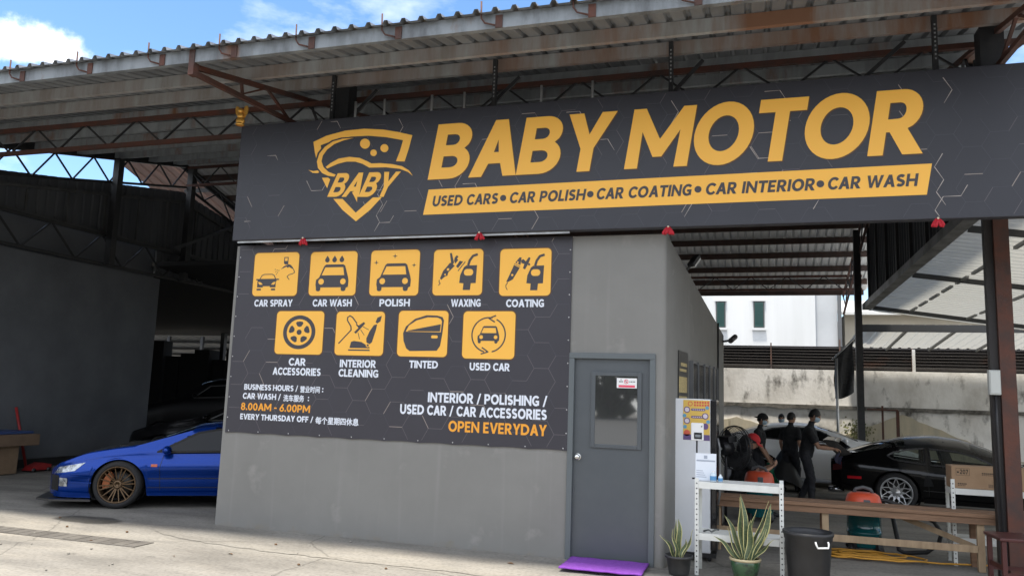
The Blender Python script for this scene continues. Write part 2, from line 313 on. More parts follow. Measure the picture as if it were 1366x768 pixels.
# ------------------------------------------------------------------ ground and surroundings
RND = random.Random(7)
concrete = mat('concrete', (.275, .262, .235), .85, col2=(.175, .166, .149), scale=1.3, spread=(.36, .64), bump=.6, bscale=38, col3=(.345, .32, .275), scale3=.35, spread3=(.52, .68), stretch=(.55, 1.5, 1))
def add_stains(m):
    t = m.node_tree; n = t.nodes; l = t.links; b = n['Principled BSDF']; src = b.inputs['Base Color'].links[0].from_socket
    c = n.new('ShaderNodeTexCoord'); sep = n.new('ShaderNodeSeparateXYZ'); l.new(c.outputs['Object'], sep.inputs[0])
    def rng(sock, a, b2, c2, d):   # smooth plateau between b2 and c2
        r1 = n.new('ShaderNodeMapRange'); r1.interpolation_type = 'SMOOTHSTEP'; r1.inputs['From Min'].default_value = a; r1.inputs['From Max'].default_value = b2; l.new(sock, r1.inputs['Value'])
        return r1.outputs['Result']
    # fine pitting and cracks
    v = n.new('ShaderNodeTexVoronoi'); v.feature = 'DISTANCE_TO_EDGE'; v.inputs['Scale'].default_value = .42
    w = n.new('ShaderNodeTexNoise'); w.inputs['Scale'].default_value = 1.7; w.inputs['Detail'].default_value = 7
    mpx = n.new('ShaderNodeMixRGB'); mpx.inputs['Fac'].default_value = .18; l.new(c.outputs['Object'], mpx.inputs['Color1']); l.new(w.outputs['Color'], mpx.inputs['Color2'])
    l.new(c.outputs['Object'], w.inputs['Vector']); l.new(mpx.outputs['Color'], v.inputs['Vector'])
    cr = n.new('ShaderNodeMapRange'); cr.inputs['From Min'].default_value = .0; cr.inputs['From Max'].default_value = .006; cr.inputs['To Min'].default_value = .62; cr.inputs['To Max'].default_value = 1; l.new(v.outputs['Distance'], cr.inputs['Value'])
    sp = n.new('ShaderNodeTexNoise'); sp.inputs['Scale'].default_value = 26; sp.inputs['Detail'].default_value = 4; l.new(c.outputs['Object'], sp.inputs['Vector'])
    sr = n.new('ShaderNodeMapRange'); sr.inputs['From Min'].default_value = .34; sr.inputs['From Max'].default_value = .55; sr.inputs['To Min'].default_value = .78; l.new(sp.outputs['Fac'], sr.inputs['Value'])
    mul = n.new('ShaderNodeMath'); mul.operation = 'MULTIPLY'; l.new(cr.outputs['Result'], mul.inputs[0]); l.new(sr.outputs['Result'], mul.inputs[1])
    # floor gets gently darker behind the line of the front wall 
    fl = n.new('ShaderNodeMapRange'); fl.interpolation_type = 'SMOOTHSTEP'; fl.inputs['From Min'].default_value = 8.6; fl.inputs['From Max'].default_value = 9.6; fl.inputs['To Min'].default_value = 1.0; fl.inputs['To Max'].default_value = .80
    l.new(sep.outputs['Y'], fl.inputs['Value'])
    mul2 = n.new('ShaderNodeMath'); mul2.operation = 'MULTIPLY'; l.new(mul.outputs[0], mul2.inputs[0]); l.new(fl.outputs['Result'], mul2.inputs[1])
    # an oil stain by the front wheel of the coupe
    mp = n.new('ShaderNodeMapping'); mp.vector_type = 'POINT'; mp.inputs['Location'].default_value = (7.86 / .52, -7.95 / .26, 0); mp.inputs['Scale'].default_value = (1 / .52, 1 / .26, 0)
    l.new(c.outputs['Object'], mp.inputs['Vector']); ln = n.new('ShaderNodeVectorMath'); ln.operation = 'LENGTH'; l.new(mp.outputs['Vector'], ln.inputs[0])
    ad = n.new('ShaderNodeMath'); ad.operation = 'MULTIPLY_ADD'; ad.inputs[1].default_value = .9; l.new(w.outputs['Fac'], ad.inputs[0]); l.new(ln.outputs['Value'], ad.inputs[2])
    st = n.new('ShaderNodeMapRange'); st.interpolation_type = 'SMOOTHSTEP'; st.inputs['From Min'].default_value = 1.25; st.inputs['From Max'].default_value = 1.5; st.inputs['To Min'].default_value = .28; l.new(ad.outputs[0], st.inputs['Value'])
    mul3 = n.new('ShaderNodeMath'); mul3.operation = 'MULTIPLY'; l.new(mul2.outputs[0], mul3.inputs[0]); l.new(st.outputs['Result'], mul3.inputs[1])
    # oil drips and trodden dirt
    od = n.new('ShaderNodeTexNoise'); od.inputs['Scale'].default_value = 3.4; od.inputs['Detail'].default_value = 9; od.inputs['Roughness'].default_value = .72; l.new(c.outputs['Object'], od.inputs['Vector'])
    orr = n.new('ShaderNodeMapRange'); orr.interpolation_type = 'SMOOTHSTEP'; orr.inputs['From Min'].default_value = .60; orr.inputs['From Max'].default_value = .70; orr.inputs['To Min'].default_value = 1; orr.inputs['To Max'].default_value = .60; l.new(od.outputs['Fac'], orr.inputs['Value'])
    mul4 = n.new('ShaderNodeMath'); mul4.operation = 'MULTIPLY'; l.new(mul3.outputs[0], mul4.inputs[0]); l.new(orr.outputs['Result'], mul4.inputs[1]); mul3 = mul4
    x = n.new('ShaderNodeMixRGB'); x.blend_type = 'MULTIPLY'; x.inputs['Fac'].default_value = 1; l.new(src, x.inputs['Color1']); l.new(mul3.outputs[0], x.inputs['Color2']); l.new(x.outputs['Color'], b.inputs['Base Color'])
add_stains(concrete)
g = MB(); nx, ny = 90, 90
def gx(i): t = i / nx * 2 - 1; return -2 + 90 * (abs(t) ** 2.2) * (1 if t > 0 else -1)
def gy(j): t = j / ny * 2 - 1; return 8 + 90 * (abs(t) ** 2.2) * (1 if t > 0 else -1)
g.v = [(gx(i), gy(j), -0.004 * (.5 + .5 * noise.noise((gx(i) * .8, gy(j) * .8, 3))) if abs(gx(i)) < 20 else -.002) for j in range(ny + 1) for i in range(nx + 1)]
g.f = [(j * (nx + 1) + i, j * (nx + 1) + i + 1, (j + 1) * (nx + 1) + i + 1, (j + 1) * (nx + 1) + i) for j in range(ny) for i in range(nx)]
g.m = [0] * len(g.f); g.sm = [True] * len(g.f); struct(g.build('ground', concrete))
# old cement apron that the office stands on, feathered at its broken edge
ap = MB(); rr = random.Random(3)
xs = [-6.75 + .09 * i for i in range(72)]
edge = [(x, 7.25 + .5 * math.exp(-(x + 6.7) * 1.3) + .06 * noise.noise((x * 3, 0, 1)) + .03 * noise.noise((x * 11, 0, 5))) for x in xs if x < -.3]
poly = [(edge[0][0] - .05, 8.45)] + [(-6.9, 8.2), (-6.8, 7.95)] + edge[1:] + [(edge[-1][0], 8.345), (-6.3, 8.345)]
V, F = fill([(1, poly)])
ap.add([(x, y, .003) for x, y in V], F)
struct(ap.build('cement_apron', concrete))
dr = MB(); dr.box(-30, -6.15, 6.86, 7.14, -.03, .006)
for i in range(150): dr.box(-30 + i * .16, -29.985 + i * .16, 6.88, 7.12, .006, .009) if -30 + i * .16 < -6.2 else None
struct(dr.build('drain_channel', mat('drain', (.085, .078, .07), .9, col2=(.15, .14, .125), scale=3, bump=.4)))
rd = MB(); rd.quad((-90, -62, .004), (90, -62, .004), (90, -9, .004), (-90, -9, .004)); struct(rd.build('road', mat('asphalt', (.13, .128, .122), .9, col2=(.09, .09, .088), scale=3, bump=.3, bscale=90)))
# trees over the road, seen only as a dark reflection in the door glass and the car paint
tl = MB(); rr = random.Random(11)
for k in range(34):
    cx, cy, h = -82 + k * 4.9 + rr.uniform(-1, 1), -52 + rr.uniform(-3, 3), rr.uniform(8, 12)
    tl.tube([(cx, cy, 0), (cx + .2, cy, h * .5)], [.22, .12], 7, 1)
    for i in range(230):
        a, b, r = rr.uniform(0, 6.28), rr.uniform(-1, 1), rr.uniform(.5, 1) * h * .42
        p = Vector((cx + r * math.cos(a) * math.sqrt(1 - b * b), cy + r * math.sin(a) * math.sqrt(1 - b * b), max(.3, h * .50 + r * b * 1.15))); u = Vector((rr.uniform(-1, 1), rr.uniform(-1, 1), rr.uniform(-1, 1))).normalized() * rr.uniform(.5, .95); w = u.orthogonal()
        tl.quad(p - u - w * .6, p + u - w * .6, p + u + w * .6, p - u + w * .6)
o = tl.build('roadside_trees', [mat('leaves', (.05, .085, .025), .8, col2=(.03, .05, .015), scale=.6), mat('bark', (.1, .08, .06), .9)], clean=False)
tag(o, 'dark roadside trees across the road reflected in the door glass', 'trees', kind='stuff')

# ------------------------------------------------------------------ boundary wall, louvre fence, white houses behind
wallm = mat('old_plaster', (.76, .75, .72), .95, col2=(.52, .50, .46), scale=1.1, spread=(.42, .66), bump=.8, bscale=14, col3=(.10, .095, .085), scale3=2.0, spread3=(.545, .68), stretch=(1, 1, .55))
t = thing('boundary_wall', 'tall weathered white plaster wall with black mould at the back of the yard', 'wall', (0, 25.2, 0))
w = MB(); w.box(-7.5, 22, 25.2, 25.42, 0, 2.76); w.build('wall_face', wallm, t)
w = MB(); pts = [(-7.5, 1.62)]
x = -7.5
while x < 22:
    pts.append((x, 1.60 + .05 * noise.noise((x * 2.1, 0, 0)))); x += .13
pts += [(22, 1.60), (22, 1.70), (-7.5, 1.72)]
w.prism(pts, 25.13, 25.199); w.build('ledge', mat('ledge', (.2, .19, .17), .95, col2=(.06, .058, .05), scale=5, bump=.6, bscale=30), t)
w = MB()
def humps(x): return max(.5 + .25 * math.sin(x * 1.7), 1.52 - abs(x - 4.0) * .42, 1.28 - abs(x + .6) * .30, 1.1 - abs(x - 9.5) * .3)
pts = [(-7.4, 0)] + [(-7.4 + .2 * i, max(.35, humps(-7.4 + .2 * i) + .05 * noise.noise((i * .7, 2, 0)))) for i in range(136)] + [(20, 0)]
w.prism(pts, 25.16, 25.198); w.build('bare_patch', mat('bare_patch', (.52, .46, .34), .95, col2=(.40, .37, .29), scale=1.6, bump=.4, bscale=12, col3=(.13, .12, .09), scale3=1.4, spread3=(.62, .74), stretch=(2.4, 1, .5)), t)
t = thing('louvre_fence', 'dark brown louvred metal fence standing on the old plaster wall', 'fence', (0, 25.3, 2.76))
ru = mat('rust_louvre', (.024, .021, .021), .6, col2=(.085, .042, .028), scale=.5, spread=(.6, .75), stretch=(1, 1, 3))
w = MB()
for k in range(7): w.xf(Matrix()) ; w.bar((-7.5, 25.3, 2.84 + k * .088), (20, 25.3, 2.84 + k * .088), .10, .012, 0, up=(0, .8, .6))
w.build('slats', ru, t)
w = MB(); w.box(-7.5, 20, 25.375, 25.39, 2.765, 3.47); w.build('backing', mat('fence_dark', (.012, .012, .013), .8), t)
for i in range(14):
    p = MB(); p.box(-7.4 + i * 1.95, -7.36 + i * 1.95, 25.24, 25.29, 2.76, 3.55 + (.12 if i % 2 else 0)); p.build('post', mat('rust_post', (.14, .07, .045), .7, col2=(.06, .05, .05), scale=4), t)
def louvre_window(par, x0, x1, y, z0, z1):
    f = MB(); f.box(x0, x1, y - .05, y + .02, z0, z1); f = f.build('window', mat('frame_dark', (.06, .065, .065), .5), par)
    p = MB()
    for k in range(9):
        zz = z0 + .05 + (z1 - z0 - .1) * k / 9; p.quad((x0 + .05, y - .065, zz), (x1 - .05, y - .065, zz), (x1 - .05, y - .10, zz + (z1 - z0 - .1) / 9.5), (x0 + .05, y - .10, zz + (z1 - z0 - .1) / 9.5))
    p.build('pane', mat('louvre_glass', (.05, .11, .10), .12, spec=.6), f)
    q = MB(); q.box(x0 - .06, x1 + .06, y - .12, y - .001, z0 - .09, z0 - .001); q.box(x0 - .05, x1 + .05, y - .10, y - .001, z1 + .001, z1 + .05); q.build('sill', _M['white_render'], f)
t = thing('white_house', 'tall white rendered house with narrow louvre windows beyond the fence', 'house', (0, 34, 0))
white = mat('white_render', (.60, .615, .625), .8, col2=(.53, .545, .55), scale=.5, col3=(.42, .43, .43), scale3=1.1, spread3=(.60, .85), stretch=(2, 2, .15))
w = MB(); w.box(-14, 2.3, 34, 44, 0, 8); w.build('wall', white, t)
w = MB(); w.box(2.3, 3.15, 34.25, 44, 0, 7.6); w.build('side_wall', mat('white_render_shaded', (.46, .48, .50), .8, col2=(.40, .42, .44), scale=.5), t)  # same white render; the corner's shade is put into this grey
for x0, x1 in ((-6.2, -5.75), (-1.63, -1.24), (-.11, .32)): louvre_window(t, x0, x1, 34, 4.80, 5.92)
w = MB(); w.box(3.15, 3.3, 34.1, 34.2, 0, 7); w.build('downpipe', mat('pipe_dark', (.09, .095, .1), .6), t)
t = thing('beige_house', 'beige house with a white eave beside the white house', 'house', (5, 36, 0))
w = MB(); w.box(3.6, 14, 36, 42, 0, 5.6); w.build('wall', mat('beige_render', (.5, .45, .36), .85, col2=(.42, .38, .31), scale=.7), t)
w = MB(); w.prism([(35.2, 5.5), (42.5, 6.9), (42.5, 7.0), (35.2, 5.62)], 3.3, 14.4, plane='yz'); w.build('roof', mat('roof_tin', (.55, .55, .53), .6), t)
w = MB(); w.box(4.4, 5.3, 35.85, 35.99, 4.3, 4.5); w.build('lamp_box', white, t)

def add_splash(m):   # mud splashed on the foot of the wall and a few rain streaks
    t = m.node_tree; n = t.nodes; l = t.links; b = n['Principled BSDF']; src = b.inputs['Base Color'].links[0].from_socket
    c = n.new('ShaderNodeTexCoord'); sep = n.new('ShaderNodeSeparateXYZ'); l.new(c.outputs['Object'], sep.inputs[0])
    z = n.new('ShaderNodeTexNoise'); z.inputs['Scale'].default_value = 4.5; z.inputs['Detail'].default_value = 8; z.inputs['Roughness'].default_value = .7; l.new(c.outputs['Object'], z.inputs['Vector'])
    a = n.new('ShaderNodeMath'); a.operation = 'MULTIPLY_ADD'; a.inputs[1].default_value = -.55; l.new(z.outputs['Fac'], a.inputs[0]); l.new(sep.outputs['Z'], a.inputs[2])
    r = n.new('ShaderNodeMapRange'); r.interpolation_type = 'SMOOTHSTEP'; r.inputs['From Min'].default_value = -.22; r.inputs['From Max'].default_value = -.34; r.inputs['To Max'].default_value = .55; l.new(a.outputs[0], r.inputs['Value'])
    x = n.new('ShaderNodeMixRGB'); x.inputs['Color2'].default_value = (.21, .185, .145, 1); l.new(src, x.inputs['Color1']); l.new(r.outputs['Result'], x.inputs['Fac'])
    mp = n.new('ShaderNodeMapping'); mp.inputs['Scale'].default_value = (9, 9, .35); l.new(c.outputs['Object'], mp.inputs['Vector']); w = n.new('ShaderNodeTexNoise'); w.inputs['Scale'].default_value = 1.0; w.inputs['Detail'].default_value = 5; l.new(mp.outputs['Vector'], w.inputs['Vector'])
    q = n.new('ShaderNodeMapRange'); q.inputs['From Min'].default_value = .58; q.inputs['From Max'].default_value = .8; q.inputs['To Max'].default_value = .35; l.new(w.outputs['Fac'], q.inputs['Value'])
    y = n.new('ShaderNodeMixRGB'); y.inputs['Color2'].default_value = (.29, .286, .275, 1); l.new(x.outputs['Color'], y.inputs['Color1']); l.new(q.outputs['Result'], y.inputs['Fac']); l.new(y.outputs['Color'], b.inputs['Base Color'])
b = MB(); rr = random.Random(21)
for k in range(260):
    a = rr.gauss(0, .22); p = Vector((2.75 + a, 25.06 + rr.uniform(-.08, .04), 1.02 + rr.gauss(0, .16) - abs(a) * .3)); u = Vector((rr.uniform(-1, 1), rr.uniform(-1, 1), rr.uniform(-1, 1))).normalized() * rr.uniform(.02, .05); w_ = u.orthogonal()
    b.quad(p - u - w_ * .5, p + u * .4 - w_ * .7, p + u + w_ * .3, p - u * .3 + w_ * .6)
tag(b.build('creeper_plant', mat('creeper', (.08, .11, .035), .7, col2=(.16, .15, .06), scale=6), clean=False), 'small green creeper growing on the old wall beside the far black column', 'plant')
# ------------------------------------------------------------------ office block behind the signs
paint = mat('grey_paint', (.222, .219, .207), .72, col2=(.190, .187, .177), scale=1.2, spread=(.3, .72), bump=.10, bscale=7, col3=(.265, .259, .243), scale3=2.5, spread3=(.60, .75))
add_splash(paint)
off = thing('office_building', 'grey painted office block under the shed roof, sloping top on its side', 'office building', (-3.6, 8.35, 0))
f = MB(); f.prism([(-6.32, 0), (-6.32, 3.45), (-.96, 3.45), (-.96, 0), (-1.03, 0), (-1.03, 2.15), (-1.93, 2.15), (-1.93, 0)], 8.35, 8.5); f.build('front_wall', paint, off)
plan = arc(-.96, 8.40, .05, .05, -90, -6, 8) + [(-.48, 12.37), (-.61, 12.38), (-.96, 8.52)]
zt = lambda y: 3.45 - .19 * max(0, y - 8.40)
n_ = len(plan); f = MB(); f.add([(x, y, 0) for x, y in plan] + [(x, y, zt(y)) for x, y in plan], [tuple(range(n_))[::-1], tuple(range(n_, 2 * n_))] + [(i, (i + 1) % n_, n_ + (i + 1) % n_, n_ + i) for i in range(n_)]); f.build('side_wall', paint, off)
f = MB(); f.box(-4.0, -.625, 12.25, 12.38, 0, 2.68); f.box(-4.0, -3.87, 8.505, 12.245, 0, 2.66); f.build('rear_wall', paint, off)
f = MB(); f.prism([(8.505, 3.36), (12.24, 2.62), (12.24, 2.54), (8.505, 3.28)], -3.86, -1.02, plane='yz'); f.build('ceiling', mat('ply', (.3, .27, .2), .8), off)
fm = mat('door_paint', (.082, .093, .102), .38, col2=(.070, .080, .089), scale=2.2, bump=.04, bscale=80)
fr = MB()   # steel frame, 18 mm proud of the wall
fr.box(-1.945, -1.885, 8.33, 8.44, 0, 2.105, 0, .006); fr.box(-1.075, -1.015, 8.33, 8.44, 0, 2.105, 0, .006); fr.box(-1.945, -1.015, 8.328, 8.44, 2.105, 2.165, 0, .006); fr.build('door_frame', mat('frame_paint', (.108, .125, .133), .42), off)
d = MB(); d.prism([(-1.884, .03), (-1.884, 2.104), (-1.076, 2.104), (-1.076, .03), (-1.3, .03), (-1.3, .031)], 8.375, 8.415)
do = d.build('door', fm, off)
k = MB(); k.box(-1.70, -1.655, 8.355, 8.375, 1.165, 1.965, 0, .004); k.box(-1.205, -1.16, 8.355, 8.375, 1.165, 1.965, 0, .004); k.box(-1.655, -1.205, 8.355, 8.375, 1.165, 1.205, 0, .004); k.box(-1.655, -1.205, 8.355, 8.375, 1.925, 1.965, 0, .004); k.build('pane_frame', fm, do)
k = MB(); k.box(-1.655, -1.205, 8.362, 8.374, 1.205, 1.925); k.build('pane', mat('door_glass', (.26, .265, .265), .03, .85, spec=1.0), do)
k = MB(); k.lathe([(0, -.055), (.022, -.052), (.031, -.035), (.028, -.018), (.013, -.012), (.013, 0), (.035, 0)], 18, (-1.835, 8.374, 1.06), 'y'); k.build('knob', mat('steel', (.72, .72, .71), .25, 1.), do)
nb = MB(); nb.box(-1.425, -1.212, 8.356, 8.361, 1.80, 1.905); nt_ = nb.build('notice', mat('sticker', (.78, .78, .78), .5), do)
F = Flat(8.3545); F.polys([(1, rect(-1.405, 1.808, -1.232, 1.832))], mi=0); F.polys([(1, circ(-1.325, 1.868, .023)), (-1, circ(-1.325, 1.868, .017)), (1, [(-1.343, 1.882), (-1.338, 1.887), (-1.307, 1.854), (-1.312, 1.849)])], mi=0)
F.polys([(1, rect(-1.333, 1.865, -1.317, 1.871))] + [(1, rect(a, 1.862, a + .010, 1.874)) for a in (-1.40, -1.386, -1.372, -1.29, -1.273, -1.256, -1.24)] + [(1, rect(-1.385, 1.884, -1.375, 1.893))], mi=1); F.b.build('notice_print', [mat('sticker_red', (.75, .07, .13), .5), mat('ink', (.03, .03, .035), .6)], nt_)
# side window and its bars (the wall runs slightly off square: local frame along the wall)
wd = Vector((.43, 3.97, 0)).normalized(); wn = Vector((wd.y, -wd.x, 0)); A0 = Vector((-.91, 8.40, 0))
def onwall(s, z, d=0.): return A0 + wd * s + wn * d + Vector((0, 0, z))
def wallbox(b, s0, s1, z0, z1, d0, d1, mi=0):
    v = [onwall(s, z, d) for z in (z0, z1) for d in (d0, d1) for s in (s0, s1)]; b.add(v, [(0, 2, 3, 1), (4, 5, 7, 6), (0, 1, 5, 4), (2, 6, 7, 3), (0, 4, 6, 2), (1, 3, 7, 5)], mi)
k = MB(); wallbox(k, 1.25, 3.16, .95, 2.17, .002, .03)
for s in (1.25, 1.63, 2.08, 2.48, 2.84, 3.13): wallbox(k, s, s + .018, .951, 2.169, .031, .05)
wo = k.build('window', mat('alu_dark', (.16, .165, .17), .4, .5), off)
k = MB()
for s0, s1 in ((1.285, 1.625), (1.665, 2.075), (2.115, 2.475), (2.515, 2.835), (2.875, 3.125)): wallbox(k, s0, s1, .99, 2.14, .031, .036)
k.build('pane', mat('window_dark', (.010, .012, .016), .12, spec=.3), wo)
k = MB(); k.tube([onwall(3.38, 2.83, .012), onwall(3.38, 1.6, .012), onwall(3.36, .1, .014)], .012, 8); k.build('conduit', mat('black_plastic', (.02, .02, .022), .45), off)
# black and yellow price poster beside the window
t = thing('price_poster', 'tall black and yellow price poster on the side wall beside the window', 'poster', tuple(onwall(.84, 1.72, 0)))
k = MB(); wallbox(k, .58, 1.13, 1.25, 2.25, .003, .012); k.build('board', mat('poster_black', (.02, .02, .02), .4), t)
k = MB()
for z0, z1 in ((1.3, 1.42), (1.46, 1.58), (1.62, 1.74), (1.78, 1.96)): wallbox(k, .60, 1.06, z0, z1, .0125, .0135)
wallbox(k, .64, 1.02, 2.02, 2.05, .0125, .0135); wallbox(k, .70, 1.05, 2.08, 2.12, .0125, .0135)
k.build('price_rows', mat('poster_yellow', (.62, .48, .2), .5, col2=(.3, .24, .12), scale=14, stretch=(3, 3, 6)), t)
# floodlight on the wall top and small security camera at the far corner
t = thing('floodlight', 'black floodlight bracketed to the sloping top of the office side wall', 'floodlight', tuple(onwall(1.15, 3.26, .05)))
k = MB(); k.bar(onwall(1.08, 3.24, .0), onwall(1.14, 3.33, .06), .02, .02); k.build('bracket', _M['black_plastic'], t)
k = MB(); k.bar(onwall(1.10, 3.30, .045), onwall(1.22, 3.43, .10), .085, .045); k.build('lamp_body', _M['black_plastic'], t)
k = MB(); k.bar(onwall(1.115, 3.28, .06), onwall(1.225, 3.40, .112), .07, .02); k.build('lens', mat('lens', (.6, .62, .62), .15), t)
t = thing('security_camera', 'small black security camera on the far corner of the office side wall', 'camera', tuple(onwall(4.0, 2.62, 0)))
k = MB(); k.bar(onwall(3.9, 2.60, .0), onwall(3.93, 2.62, .12), .03, .03); k.build('bracket', _M['black_plastic'], t)
k = MB(); k.tube([onwall(3.78, 2.60, .13), onwall(4.0, 2.68, .17)], .04, 12); k.build('housing', mat('cam_grey', (.06, .06, .065), .4), t)
# ------------------------------------------------------------------ printed sign and banner
board_m = mat('sign_vinyl', (.030, .031, .041), .45, col2=(.025, .026, .035), scale=.5, bump=.35, bscale=2.2)
orange = mat('print_orange', (.93, .49, .068), .5); inkd = mat('print_ink', (.045, .042, .05), .5); brown = mat('print_brown', (.10, .045, .015), .5); wht = mat('print_white', (.72, .76, .84), .5)
h1, h2, h3 = mat('hex_dim', (.055, .055, .07), .5), mat('hex_mid', (.11, .10, .11), .5), mat('hex_bright', (.30, .255, .23), .5)
def hexlines(x0, x1, z0, z1, side, y, seed, pd, pm, pb):
    r = random.Random(seed); b = MB(); hh = side * math.sqrt(3) / 2; seen = set()
    c = 0; x = x0 - side
    while x < x1 + side:
        z = z0 - 2 * hh + (hh if c % 2 else 0)
        while z < z1 + 2 * hh:
            V = [(x + side * math.cos(R(60 * k)), z + side * math.sin(R(60 * k))) for k in range(6)]
            for k in range(6):
                a, q = V[k], V[(k + 1) % 6]; key = (round((a[0] + q[0]) * 50), round((a[1] + q[1]) * 50))
                if key in seen: continue
                seen.add(key); u = noise.noise((key[0] * .013 + seed, key[1] * .017, seed)) * .5 + r.random()
                cl = 2 if u < pb else 1 if u < pb + pm else 0 if u < pb + pm + pd else -1
                if cl < 0: continue
                wd_ = (.0024, .003, .0036)[cl]
                dx, dz = q[0] - a[0], q[1] - a[1]; L = math.hypot(dx, dz); t0, t1 = (0, 1) if cl else (0, 1)
                # clip to the board
                for s in range(24):
                    if x0 < a[0] + dx * t0 < x1 and z0 < a[1] + dz * t0 < z1: break
                    t0 += 1 / 24
                for s in range(24):
                    if x0 < a[0] + dx * t1 < x1 and z0 < a[1] + dz * t1 < z1: break
                    t1 -= 1 / 24
                if t1 <= t0: continue
                p, s2 = (a[0] + dx * t0, a[1] + dz * t0), (a[0] + dx * t1, a[1] + dz * t1); nx_, nz_ = -dz / L * wd_, dx / L * wd_
                yy = y - .0002 * (key[0] % 3)
                b.quad((p[0] + nx_, yy, p[1] + nz_), (s2[0] + nx_, yy, s2[1] + nz_), (s2[0] - nx_, yy, s2[1] - nz_), (p[0] - nx_, yy, p[1] - nz_), cl)
            z += 2 * hh
        x += 1.5 * side; c += 1
    return b
SY = 8.15
sign = thing('shop_sign', 'long dark hexagon patterned shop sign with big orange letters reading BABY MOTOR', 'shop sign', (-1.5, SY, 3.48))
b = MB(); b.box(-6.26, 3.35, SY, SY + .11, 3.48, 4.97, 0, .008); b.build('board', board_m, sign)
b = MB(); b.box(-6.2, 3.3, SY + .111, SY + .15, 3.50, 3.54); b.box(-6.2, 3.3, SY + .111, SY + .15, 4.90, 4.94)
for i in range(14): b.box(-6.15 + i * .72, -6.11 + i * .72, SY + .111, SY + .149, 3.541, 4.899)
b.box(-6.2, -1.94, SY + .03, SY + .05, 3.455, 3.478)  # pale strip added to stand for the lit gap under the sign
b.build('frame', mat('galv', (.45, .46, .46), .4, .7, col2=(.3, .3, .3), scale=5), sign)
hexlines(-6.24, 3.33, 3.5, 4.95, .155, SY - .0015, 5, .62, .10, .0).build('hexagon_lines', [h1, h2, h3], sign, clean=False)
# the few bright broken hexagon edges of the print
bl = MB()
def hx(x, z, seq, s=.15):
    p = (x, z)
    for a, l in seq:
        q = (p[0] + s * l * math.cos(R(a)), p[1] + s * l * math.sin(R(a))); dx, dz = q[0] - p[0], q[1] - p[1]; L = math.hypot(dx, dz); nx_, nz_ = -dz / L * .0036, dx / L * .0036
        bl.quad((p[0] + nx_, SY - .0022, p[1] + nz_), (q[0] + nx_ * .4, SY - .0022, q[1] + nz_ * .4), (q[0] - nx_ * .4, SY - .0022, q[1] - nz_ * .4), (p[0] - nx_, SY - .0022, p[1] - nz_)); p = q
for x, z, sq in [(-5.72, 4.55, [(180, .8)]), (-5.72, 4.55, [(-60, .5)]), (-4.88, 4.93, [(180, .6)]), (-4.88, 4.93, [(-60, .7)]), (-5.25, 4.2, [(-60, 1), (0, 1), (60, 1)]), (-4.05, 4.9, [(-60, .8), (-120, .9)]), 
                 (-4.2, 4.12, [(-120, 1), (-60, 1), (-120, 1), (-60, .7)]), (-4.05, 3.72, [(-120, .6), (180, .9), (-120, .8)]), (-3.2, 4.06, [(0, 1), (-60, .8)]), (-6.1, 3.72, [(0, .6)]),
                 (-2.0, 4.82, [(0, 1), (-60, .8)]), (-1.62, 4.48, [(0, .6), (-60, 1)]), (-.85, 4.86, [(-60, 1), (-120, 1.2)]), (-.62, 3.74, [(-120, 1.2)]), (.1, 4.88, [(0, 1), (-60, .8)]), (.35, 4.55, [(180, .6)]), (-.05, 4.3, [(-60, 1), (0, .9)]), (.02, 4.02, [(180, .9), (-60, .3)]),
                 (1.75, 4.88, [(-60, 1), (-120, 1)]), (1.72, 4.12, [(-120, 1), (-60, 1), (-120, .9), (-60, 1)]), (1.92, 3.80, [(-120, .8), (180, 1), (-120, 1), (-60, .5)]), (.55, 3.62, [(60, .7)])]: hx(x, z, sq)
bl.build('bright_edges', [mat('hex_spark', (.42, .37, .34), .5)], sign, clean=False)
# big letters with a thin dark outline
for (word, x0, x1) in (('BABY', -3.62, -1.47), ('MOTOR', -1.33, 1.62)):
    V, F, a = text2d(word, .10, .028); h = .625; k = (x1 - x0 - h * .16) / a
    for mi, (dy, _) in enumerate(((-.004, 0),)):
        Fl = Flat(SY + dy); Fl.tri(V, F, lambda p: (x0 + p[0] * k + p[1] * h * .16, 4.148 + p[1] * h)); Fl.b.build('lettering', orange, sign)
    Fl = Flat(SY - .0028); Fl.tri(V, F, lambda p: (x0 + .010 + p[0] * k + p[1] * h * .16, 4.148 - .010 + p[1] * h)); Fl.b.build('letter_shadow', brown, sign)
Fl = Flat(SY - .003); Fl.polys([(1, [(-3.675, 3.715), (-3.62, 4.012), (1.625, 4.025), (1.57, 3.72)])]); st = Fl.b.build('orange_strip', orange, sign)
Fl = Flat(SY - .005)
for tx, x0, x1 in (('USED CARS', -3.565, -2.775), ('CAR POLISH', -2.63, -1.775), ('CAR COATING', -1.645, -.645), ('CAR INTERIOR', -.495, .56), ('CAR WASH', .685, 1.485)): Fl.text(tx, x0, x1, 3.812, .118, .16, track=.16, bold=.03)
Fl.polys([(1, circ(x, 3.872, .036)) for x in (-2.705, -1.71, -.57, .62)]); Fl.b.build('lettering', inkd, st)
